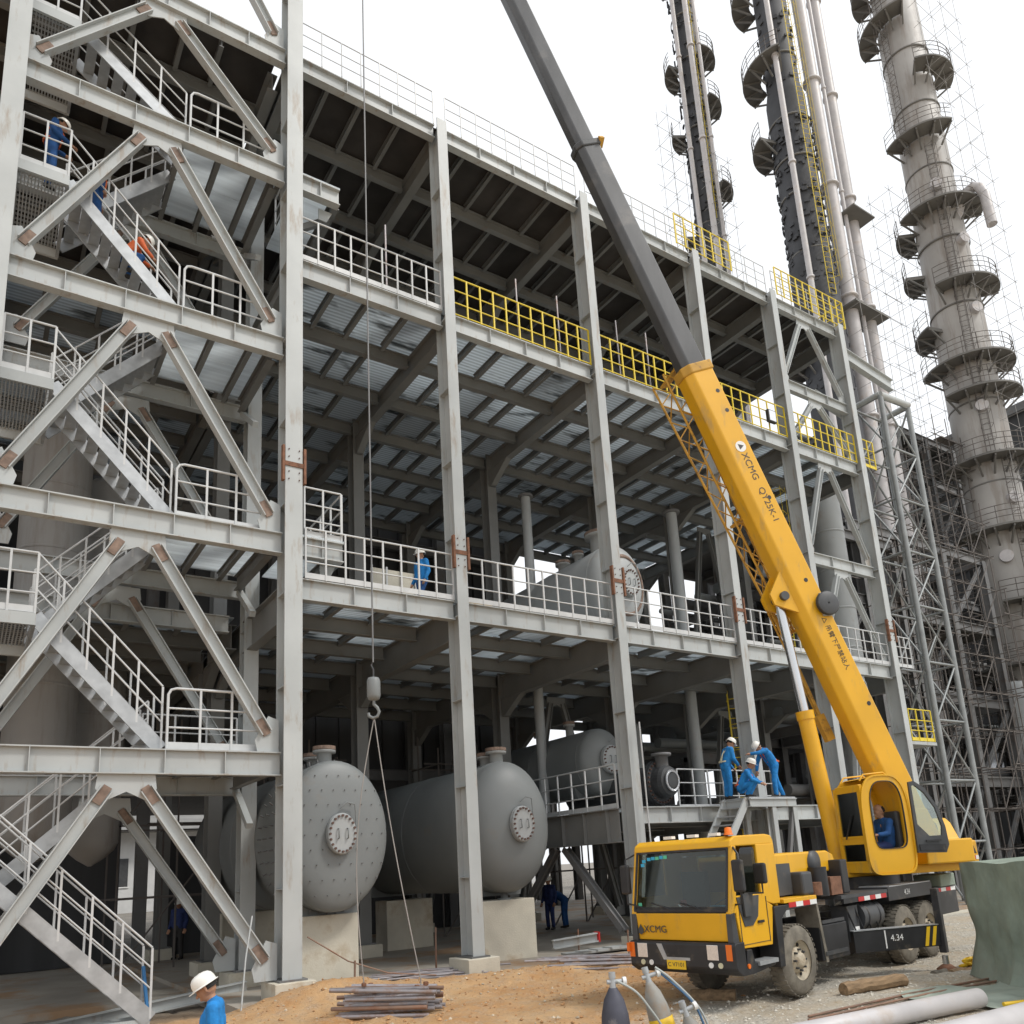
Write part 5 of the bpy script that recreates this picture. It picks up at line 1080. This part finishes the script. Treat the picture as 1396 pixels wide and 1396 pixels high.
bottle('leaning silver gas cylinder with a yellow band', (5.42, 5.62, -.42), (-.18, .16, 1), .105, 1.18, 'gascyl2', 'plateyel')
bottle('leaning pale gas cylinder right of the yellow banded one', (5.62, 5.42, -.45), (-.3, .1, 1), .1, .95, 'gascyl2')
MB().lathe([(0, 0), (.1, 0), (.1, .75), (.07, .82), (0, .84)], (5.05, 5.5, -.45), (0, 0, 1), 20).build('gas_cylinder', 'gascyl2', label='short pale cylinder between the two gas bottles', cat='gas cylinder')
def hose(label, pts, m, r=.011):
    P_ = [V(p) for p in pts]; out = []
    for i in range(len(P_)-1):
        p0, p1, p2, p3 = P_[max(i-1, 0)], P_[i], P_[i+1], P_[min(i+2, len(P_)-1)]
        for k in range(8):
            f = k/8; out.append(.5*((2*p1)+(p2-p0)*f+(2*p0-5*p1+4*p2-p3)*f*f+(3*p1-p0-3*p2+p3)*f**3))
    MB().tube(out+[P_[-1]], r, 6).build('gas_hose', m, label=label, cat='hose')
hose('pale hose looping from the black gas cylinder to the silver one', [(4.86, 5.84, .78), (4.98, 5.72, .68), (5.1, 5.66, .5), (5.22, 5.6, .3), (5.34, 5.5, .2), (5.3, 5.4, .0), (5.2, 5.3, -.4)], 'hose')
hose('grey hose falling to the right of the silver gas cylinder', [(5.27, 5.77, .85), (5.36, 5.66, .74), (5.5, 5.5, .5), (5.58, 5.4, .2), (5.7, 5.2, -.1), (5.75, 5.1, -.43)], 'hose')
hose('blue black hose right of the gas cylinders', [(5.3, 5.74, .8), (5.45, 5.52, .55), (5.5, 5.42, .3), (5.62, 5.3, .1), (5.8, 5.1, -.43)], 'hoseblue')
# loose tubes and plates on the slab edge
for i in range(16):
    a = V((10.7, 15.05, -.36)); c_ = V((11.3+random.uniform(-.3, .6), 14.1+random.uniform(-.5, .4), -.33+.03*(i//5))); an = R(-48+random.uniform(-9, 9)); d = V((math.cos(an), math.sin(an), 0)); L = random.uniform(.8, 1.3)
    z = gh(c_.x, c_.y)+.035+.028*(i//6); c_.z = z; MB().tube([c_-d*L, c_+d*L], .024, 7).build('loose_tube', 'scafpipe', label='thin pale tube in the loose heap left of the crane cab', cat='tube', group='loose tubes left of the crane cab')
for i in range(22):
    c_ = V((8.3+random.uniform(-.5, .5), 16.0+random.uniform(-.5, .6), -.30+.03*(i//7))); an = R(-30+random.uniform(-14, 14)); d = V((math.cos(an), math.sin(an), .01)); L = random.uniform(.7, 1.3)
    MB().tube([c_-d*L, c_+d*L], .022, 7).build('loose_tube', 'scafpipe', label='thin pale tube in the heap between the two concrete plinths', cat='tube', group='loose tubes between the plinths')
for i, wh in enumerate(('leftmost', 'second', 'third', 'rightmost')):
    x = 12.0+.35*i; MB().bar((x, 16.2-.1*i, -.28+.02*i), (x+1.6, 15.9, -.26), .4, .05).build('steel_plate', 'steel', label=f'grey steel section lying on the slab right of the second column, {wh} one', cat='steel section', group='steel sections on the slab')
t = thing('steel_section', (11.9, 16.0, -.3), 'pale steel beam with red ends leaning on the plinth', 'beam'); MB().hb((11.5, 15.95, .0), (12.6, 15.7, .08), .2, .16).build('web', 'steel', t); MB().box((12.6, 15.62, -.03), (12.64, 15.8, .2)).build('end_plate', 'red', t)
for x, y, h, wh in ((6.3, 15.15, .55, 'before the pinned tank plinth'), (13.2, 15.3, .5, 'right of the leaning red ended beam'), (8.8, 16.6, .9, 'between the two tank plinths'), (12.5, 16.3, .55, 'beside the smooth tank plinth')):
    MB().tube([(x, y, -.4), (x+.02, y, -.3+h)], .02, 6).build('rebar_stake', 'rustpipe', label=f'short steel stake standing {wh}', cat='stake', group='stakes along the slab edge')
MB().tube([(5.45, 15.3, .75), (6.2, 15.2, .25), (7.0, 15.15, -.05), (8.0, 15.1, -.2)], .014, 5).build('ground_cable', 'rustpipe', label='slack cable running down from the full-height column to the soil', cat='cable')
MB().tube([(4.15, 14.9, -.35), (4.3, 15.2, .5), (4.45, 15.36, 1.2)], .016, 5).build('leaning_bar', 'steel', label='thin bar leaning beside the full-height column foot', cat='bar')
MB().tube([(14.1, 15.2, 5.2), (14.12, 15.2, 2), (14.1, 15.15, -.3)], .02, 5).build('downpipe', 'railgrey', label='thin pale conduit running down the third right-hand column', cat='conduit')

# ------------------------------------------------------------------ lattice mast beside the frame
mst = thing('lattice_mast', (29.7, 16.2, GZ), 'tall galvanised lattice mast right of the steel frame', 'mast')
mx0, mx1, my0, my1, mz = 28.75, 30.65, 15.55, 16.7, 19.0
LG = [(mx0, my0), (mx1, my0), (mx1, my1), (mx0, my1)]
for x, y in LG: MB().cyl((x, y, GZ), (x, y, mz), .10, n=12).build('leg', 'mast', mst)
N_ = 9; dz = (mz+.4)/N_
for fi in range(4):
    A_, B_ = LG[fi], LG[(fi+1) % 4]
    for i in range(N_):
        z = GZ+i*dz; MB().tube([(*A_, z+dz), (*B_, z+dz)], .045, 6).build('strut', 'mast', mst)
        a, b_ = (A_, B_) if i % 2 else (B_, A_); MB().tube([(*a, z), (*b_, z+dz)], .04, 6).build('diagonal', 'mast', mst)
        if fi == 0: MB().tube([(*b_, z), ((A_[0]+B_[0])/2, A_[1], z+dz/2)], .03, 6).build('diagonal', 'mast', mst)
MB().hb((26.7, YC, zc(20.05)), (29.9, YC, zc(19.6)), .5, .22).build('tie_beam', 'steel', mst); MB().hb((26.9, 17.2, zc(19.2)), (29.2, 17.2, zc(18.8)), .4, .2).build('tie_beam', 'steel', mst)
MB().cyl((28.7, 15.55, 19.05), (30.7, 15.55, 19.15), .14, n=12).build('top_pipe', 'steel', mst); MB().cyl((30.65, 15.55, 19.1), (30.65, 16.7, 19.1), .12, n=12).build('top_pipe', 'steel', mst); MB().cyl((28.75, 15.55, 19.1), (28.75, 16.7, 19.1), .12, n=12).build('top_pipe', 'steel', mst)

# ------------------------------------------------------------------ process towers
def sector(mb, x, y, z, r0, r1, a0, a1, th=.12, n=14):
    vs = []; 
    for i in range(n+1):
        a = R(a0+(a1-a0)*i/n); c_, s_ = math.cos(a), math.sin(a)
        vs += [(x+r0*c_, y+r0*s_, z), (x+r1*c_, y+r1*s_, z), (x+r1*c_, y+r1*s_, z-th), (x+r0*c_, y+r0*s_, z-th)]
    fs = [(0, 1, 2, 3), (4*n+3, 4*n+2, 4*n+1, 4*n)]
    for i in range(n):
        for k in range(4): fs.append((4*i+k, 4*(i+1)+k, 4*(i+1)+(k+1) % 4, 4*i+(k+1) % 4))
    mb.add(vs, fs)
def platform(t, x, y, z, r, wd, a0, a1, m='plat', rail='scaf'):
    b = MB(); sector(b, x, y, z, r+.02, r+wd, a0, a1); p = b.build('platform', m, t)
    n = max(3, int((a1-a0)/22))
    for i in range(n+1):
        b = MB(); a = R(a0+(a1-a0)*i/n); c_, s_ = math.cos(a), math.sin(a); b.bar((x+r*c_, y+r*s_, z-1.0), (x+(r+wd*.9)*c_, y+(r+wd*.9)*s_, z-.15), .09, .09); b.bar((x+r*c_, y+r*s_, z-.2), (x+(r+wd*.95)*c_, y+(r+wd*.95)*s_, z-.2), .08, .12); b.build('bracket', m, p)
    b = MB(); n = max(4, int((a1-a0)/9)); pts = [(x+(r+wd-.04)*math.cos(R(a0+(a1-a0)*i/n)), y+(r+wd-.04)*math.sin(R(a0+(a1-a0)*i/n))) for i in range(n+1)]
    for h in (.4, .75, 1.1): b.tube([(*q, z+h) for q in pts], .022, 4)
    for q in pts[::2]: b.tube([(*q, z), (*q, z+1.1)], .022, 4)
    b.build('platform_railing', rail, p)
def ladder(t, x, y, z0, z1, r, ang, m='scaf'):
    a = R(ang); c_, s_ = math.cos(a), math.sin(a); px, py = x+(r+.2)*c_, y+(r+.2)*s_; tx, ty = -s_*.22, c_*.22; b = MB()
    for s2 in (-1, 1): b.tube([(px+tx*s2, py+ty*s2, z0), (px+tx*s2, py+ty*s2, z1)], .025, 4)
    z = z0
    while z < z1: b.tube([(px-tx, py-ty, z), (px+tx, py+ty, z)], .016, 4); z += .35
    z = z0+.6
    while z < z1: b.tube([(px+tx*1.2, py+ty*1.2, z), (px+tx*1.4+c_*.5, py+ty*1.4+s_*.5, z), (px+c_*.75, py+s_*.75, z), (px-tx*1.4+c_*.5, py-ty*1.4+s_*.5, z), (px-tx*1.2, py-ty*1.2, z)], .014, 4); z += .9
    for q in (-1, 0, 1): b.tube([(px+c_*(.72-.12*abs(q))+tx*q*1.3, py+s_*(.72-.12*abs(q))+ty*q*1.3, z0+.6), (px+c_*(.72-.12*abs(q))+tx*q*1.3, py+s_*(.72-.12*abs(q))+ty*q*1.3, z1)], .012, 4)
    b.build('caged_ladder', m, t)
def tower(label, x, y, H, prof, m, bands):
    t = thing('process_tower', (x, y, GZ), label, 'tower')
    MB().lathe(prof, (x, y, 0), n=40).build('shell', m, t)
    for z, r in bands: MB().lathe([(r, -.06), (r+.06, -.05), (r+.06, .05), (r, .06)], (x, y, z), n=40).build('band', 'plat', t)
    return t
FR = 203; LF = 113; RT = 293
TX, TY, TR = 50, 21.3, 1.45
tw = tower('tall bare grey process tower ringed with platforms at the right', TX, TY, 66, [(1.62, GZ), (1.62, 12), (1.55, 14), (1.5, 30), (1.4, 44), (1.34, 66), (.2, 67)], 'tower', [(z, 1.36+(.22 if z < 14 else .12 if z < 40 else .03)) for z in (8, 14, 22.2, 27.5, 34.2, 39, 44.5, 49.5, 54, 60)])
for z, a0, a1 in ((60.5, 90, 170), (56.8, 95, 215), (51.8, 215, 320), (46.8, 150, 250), (41.2, 150, 310), (40.6, 80, 140), (37.4, 85, 140), (35.4, 185, 310), (33, 90, 165), (30.2, 130, 320), (28.0, 170, 300), (23.6, 120, 310), (19.2, 130, 310), (14.8, 190, 300), (11.2, 110, 250), (7.0, 100, 260), (4, 110, 250)):
    platform(tw, TX, TY, z, TR, 1.15, a0, a1)
ladder(tw, TX, TY, 24, 46, TR, 215); ladder(tw, TX, TY, 4, 24, 1.6, 235); ladder(tw, TX, TY, 46, 62, TR, 170)
MB().tube([(50, 20.2, 40.4), (49.9, 19.75, 41.3), (49.9, 19.3, 41.8), (49.9, 18.85, 41.85), (49.9, 18.5, 41.5), (49.9, 18.3, 40.8), (49.9, 18.25, 38.6)], .3, 14).build('vapour_pipe', 'pipewhite', tw)
for z, a in ((33.6, 245), (42.8, 215), (27, 215), (21, 240), (38.6, 250), (17.5, 205)): c_, s_ = math.cos(R(a)), math.sin(R(a)); MB().cyl((TX+1.3*c_, TY+1.3*s_, z), (TX+1.75*c_, TY+1.75*s_, z), .36, n=18).build('manway', 'pipewhite', tw)
# clad black towers
def clips(t, x, y, r, z0, z1, n, m='towerblk'):
    b = MB()
    for _ in range(n):
        a = R(random.uniform(100, 310)); z = random.uniform(z0, z1); c_, s_ = math.cos(a), math.sin(a); w_, h_ = random.uniform(.06, .17), random.uniform(.05, .13); o_ = V((x+r*c_, y+r*s_, z)); b.sweep(o_, o_+V((c_, s_, 0))*random.uniform(.05, .12), [(-w_, -h_), (w_, -h_), (w_, h_), (-w_, h_)])
    b.build('cladding_clips', m, t, kind='stuff')
tb = tower('thick black clad tower with half ring platforms, middle of the sky', 40, 24.4, 62, [(1.3, GZ), (1.3, 36), (1.22, 37), (1.18, 48), (1.0, 49), (1.0, 60), (.1, 60.5)], 'towerblk', [(z, 1.22 if z < 48 else 1.0) for z in (31, 33.6, 36.4, 40.5, 43, 46, 51)])
clips(tb, 40, 24.4, 1.24, 27, 46, 330); clips(tb, 40, 24.4, 1.02, 47, 60, 60)
for z, a0, a1 in ((50.2, 85, 215), (44.8, 85, 165), (29.3, 95, 180), (56.5, 85, 160)): platform(tb, 40, 24.4, z, 1.25, 1.15, a0, a1)
tb2 = tower('slimmer black clad tower farthest left against the sky', 40, 31.4, 70, [(.95, GZ), (.95, 50), (.82, 51), (.8, 70), (.1, 70.5)], 'towerblk', [(z, .9) for z in (44, 48, 52, 58, 62)])
clips(tb2, 40, 31.4, .92, 40, 68, 240)
for z, a0, a1 in ((66.5, 85, 300), (57.5, 85, 170), (58.0, 250, 330), (52.0, 95, 150), (53.8, 255, 335), (46.6, 260, 330), (43.5, 90, 150)): platform(tb2, 40, 31.4, z, .9, .95, a0, a1)
for x, y, r, z1, lb in ((38.4, 23.6, .17, 66, 'thin white riser pipe before the thick black tower'), (42, 23.6, .42, 66, 'fat pale riser pipe right of the thick black tower'), (44, 23.65, .36, 66, 'second pale riser pipe right of the thick black tower'), (43, 23.45, .12, 66, 'slim pale riser between the two fat ones'),
                        (38.8, 31.25, .16, 72, 'thin white riser pipe before the slim black tower'), (38.9, 30.2, .2, 72, 'white riser pipe right of the slim black tower'), (39.3, 29.8, .13, 72, 'slim white riser pipe farthest right of the slim black tower')):
    t = thing('riser_pipe', (x, y, GZ), lb, 'pipe'); MB().cyl((x, y, 8), (x, y, z1), r, n=16).build('barrel', 'pipewhite', t)
    for z in range(26, int(z1), 8): MB().lathe([(r, -.08), (r*1.35, -.07), (r*1.35, .07), (r, .08)], (x, y, z), n=16).build('flange', 'pipewhite', t)
t = thing('pipe_platform', (43, 23.6, 24), 'rusty scaffold platform around the pale riser pipes', 'platform'); MB().box((41.2, 22.7, 33.0), (44.6, 24.4, 33.12)).build('deck', 'plat', t); MB().box((42.6, 22.6, 40.2), (44.8, 24, 40.3)).build('deck', 'plat', t)
lb_ = thing('cage_ladder', (40.6, 22.9, 24), 'yellow caged ladder on the thick black tower', 'ladder'); ladder(lb_, 40, 24.4, 33, 58, 1.25, 250, 'railyel')
ladder(tb2, 40, 31.4, 44, 68, .9, 235, 'railyel')
lb2 = thing('cage_ladder', (24.5, 17.5, 2), 'yellow caged ladder inside the end bay', 'ladder'); ladder(lb2, 24.6, 18.4, 8, 15, .1, 250, 'railyel')
lb3 = thing('cage_ladder', (22, 18.5, 0), 'yellow caged ladder behind the crane lift cylinder', 'ladder'); ladder(lb3, 22.8, 19.6, .2, 7.4, .1, 230, 'railyel')

# ------------------------------------------------------------------ scaffolds and structures behind
def scaffold(label, x0, y0, z0, x1, y1, z1, s_=1.8, group=None, m='scaf', r=.03, diag=.45):
    b = MB(); nx_, ny_, nz_ = max(1, round((x1-x0)/s_)), max(1, round((y1-y0)/s_)), max(1, round((z1-z0)/1.8))
    X = [x0+(x1-x0)*i/nx_ for i in range(nx_+1)]; Y = [y0+(y1-y0)*i/ny_ for i in range(ny_+1)]; Z = [z0+(z1-z0)*i/nz_ for i in range(nz_+1)]
    for x in X:
        for y in Y: b.bar((x, y, z0), (x, y, z1+random.uniform(.2, 1.4)), r*1.8, r*1.8, (0, 1, 0))
    for z in Z[1:]:
        for y in Y: b.bar((x0-random.uniform(.1, .6), y, z), (x1+random.uniform(.1, .6), y, z), r*1.8, r*1.8)
        for x in X: b.bar((x, y0-random.uniform(.1, .6), z), (x, y1+random.uniform(.1, .6), z), r*1.8, r*1.8)
    for i in range(nx_):
        for k in range(nz_):
            if random.random() < diag: b.bar((X[i], y0, Z[k]), (X[i+1], y0, Z[k+1]), r*1.6, r*1.6)
    t = thing('scaffold', (x0, y0, z0), label, 'scaffold', group); b.build('tubes', m, t)
    b = MB()
    for z in Z[1:]:
        if random.random() < (.12 if m == 'scaf' else 0): a_ = random.uniform(x0, x0+(x1-x0)*.4); b.box((a_, y0, z+.04), (a_+(x1-x0)*.6, min(y1, y0+.5), z+.08))
    if b.v: b.build('planks', 'scaf', t)
scaffold('scaffold climbing the right side of the grey process tower', TX-1.6, TY-3.4, 20, TX+.4, TY-2.0, 58, 2.2, r=.010, m='scafhazy', diag=.05)
scaffold('scaffold on the left side of the grey process tower', TX-2.2, TY+1.6, 16, TX-.4, TY+3.0, 44, 2.2, r=.010, m='scafhazy', diag=.05)
scaffold('scaffold round the pale riser pipes behind the roof', 41.0, 22.4, 24, 45.2, 24.8, 36, 2.4, r=.010, m='scafhazy', diag=.05)
scaffold('scaffold left of the slim black tower', 38.4, 32.6, 36, 39.6, 33.6, 54, 2.2, r=.010, m='scafhazy', diag=.05)
scaffold('scaffold right of the slim black tower', 38.8, 29.4, 34, 40.2, 30.2, 48, 2.2, r=.010, m='scafhazy', diag=.05)
def rack(label, x0, x1, y0, y1, lev, nx_, ny_, m='steel_dk', deck=True, braces=True, pipes=0):
    t = thing('pipe_rack', (x0, y0, GZ), label, 'pipe rack'); X = [x0+(x1-x0)*i/nx_ for i in range(nx_+1)]; Y = [y0+(y1-y0)*i/ny_ for i in range(ny_+1)]
    for x in X:
        for y in Y: MB().hb((x, y, GZ), (x, y, lev[-1]), .4, .36, up=(0, 1, 0)).build('column', m, t)
    for li, z in enumerate(lev):
        for y in Y: MB().hb((x0, y, z), (x1, y, z), .45, .2).build('beam', m, t)
        for x in X: MB().hb((x, y0, z-.002), (x, y1, z-.002), .4, .19).build('beam', m, t)
        if deck and li % 2 == 0:
            MB().box((x0, y0, z+.24), (x1, y1, z+.3)).build('deck', 'plat', t)
        for k in range(pipes):
            yy = y0+(y1-y0)*(k+.5)/pipes; MB().cyl((x0-1, yy, z+.6), (x1+1, yy, z+.6), random.uniform(.1, .28), n=12).build('pipe', random.choice(('tank', 'tank_lt', 'steel_dk')), t)
        if braces:
            z0 = lev[li-1] if li else GZ
            for i in range(nx_):
                if random.random() < .6: MB().hb((X[i], y0, z0), (X[i+1], y0, z-.2), .18, .16).build('brace', m, t)
    return t
rack('dark pipe rack behind the lattice mast', 33, 45, 20.5, 29, [4.5, 8.5, 12.5, 16.5], 3, 2, pipes=4)
rack('dark pipe rack beyond the grey tower at the right edge', 50, 64, 8, 19, [5, 9.5, 14, 18.5], 3, 2, pipes=3)
rack('low dark structure behind the frame in the middle', 13, 31, 36, 44, [3.4, 6.8], 4, 2, pipes=4)
for i, (a, nm) in enumerate((((31.5, 17.5, GZ, 33, 20, 13.5), 'nearest'), ((35, 18.2, GZ, 41, 20, 17), 'widest'), ((42, 17.0, GZ, 46.5, 19.5, 12.5), 'low right'), ((46, 15.5, GZ, 48.4, 18, 15), 'tower foot'), ((33, 13.0, GZ, 36, 15, 4.5), 'low front'))):
    scaffold(f'dense {nm} scaffold between the lattice mast and the grey tower', *a, 1.4, r=.021, diag=.5)
scaffold('scaffold behind the stair tower at ground level', 3.5, 24.5, -.4, 9.5, 26.5, 5.4, 1.5, m='scaf', r=.025)
scaffold('scaffold behind the smooth tank at ground level', 13.5, 24.8, -.4, 21, 26.3, 5.4, 1.6, r=.025, diag=.7)
vessel('dark column vessel behind the lattice mast', 37.5, 24.5, GZ, 17.5, 1.1, 'tank', False)
vessel('grey vessel at the foot of the process tower', 46.2, 20.5, GZ, 9.5, .9, 'tank_lt', False)
t = thing('site_building', (20, 90, GZ), 'pale low site building far behind the frame', 'building')
MB().box((-30, 86, GZ), (60, 100, 7)).build('wall', 'bldgwhite', t)
MB().prism([(-1, 0), (16, 0), (7.5, 2.2)], (-31, 85, 7), (0, 1, 0), (0, 0, 1), (92, 0, 0)).build('roof', 'plat', t)
for i in range(16):
    x = -27+5.4*i; wd = MB().box((x, 85.93, 2), (x+2.4, 85.98, 4.6)).build('window', 'dkgrey', t); MB().box((x-.1, 85.9, 1.9), (x+2.5, 85.99, 2.0)).build('sill', 'white', wd)

mat('cladding', (.045, .046, .048), .7, var=.25, vs=.5, stretch=(3, 3, .2))
t = thing('clad_building', (4, 36, GZ), 'added dark clad building shutting out light behind the steel frame', 'building')  # added building, set close to block light entering the frame from behind
X0, X1 = -18, 19.2
b = MB(); n = 83
for i in range(n):
    x = X0+(X1-X0)*i/n; d = .12 if i % 2 else 0; MB
    b.box((x, 29.0+d, 5.6), (x+(X1-X0)/n-.004, 48, 25))
b.build('upper_cladding', 'cladding', t, kind='stuff')
for i, (xa, xb, za, zb) in enumerate(((-18, 4.2, GZ, 5.5), (5.4, 9.0, GZ, 3.4), (9.05, 12.3, GZ, 5.5), (14.6, 16.0, GZ, 5.5), (12.35, 14.5, GZ, 3.7), (16.1, 19.2, GZ, 2.6))): MB().box((xa, 29.0, za), (xb, 29.4, zb)).build('lower_wall', 'cladding', t)
for x in (-12, -6, 0, 4.8, 9, 14.5, 16.05, 19.1): MB().hb((x, 28.8, GZ), (x, 28.8, 25), .4, .35, up=(0, 1, 0)).build('column', 'steel_dk', t)
for z in (5.5, 10, 15, 20): MB().hb((X0, 28.75, z), (X1, 28.75, z), .4, .25).build('girt', 'steel_dk', t)
rack('tall dark process structure left of the grey tower', 43, 56, 24.5, 33, [4, 8, 12, 16, 20, 24, 27], 4, 2, pipes=5)
rack('dark piping structure right behind the end bay', 27.5, 35.5, 20, 27, [3.5, 6.5, 9.5, 12.5, 15.5], 3, 2, pipes=6)
rack('inner dark pipe structure inside the end bay', 22.9, 26.4, 22.2, 27, [3, 5.5], 2, 1, pipes=5)
t = thing('clad_building', (62, 30, GZ), 'dark grey clad building far behind the grey tower', 'building')
MB().box((60, 20.5, GZ), (72, 46, 31)).build('wall', 'cladding', t); MB().box((59.6, 20.2, 31.005), (72.4, 46.4, 31.6)).build('roof', 'steel_dk', t)
for zz in (6, 11, 16, 21):
    for k in range(7): wd = MB().box((59.93, 21.5+3.4*k, zz), (59.99, 23.2+3.4*k, zz+1.6)).build('window', 'lamp' if (k*3+zz) % 4 == 0 else 'black', t)
scaffold('tall scaffold in front of the dark process structure', 40.5, 22.0, GZ, 44, 24.2, 22, 1.4, r=.021, diag=.5)
scaffold('tall scaffold left of the grey tower foot', 45.5, 21.8, GZ, 48.4, 24.2, 25, 1.4, r=.021, diag=.5)
bpy.context.view_layer.update()
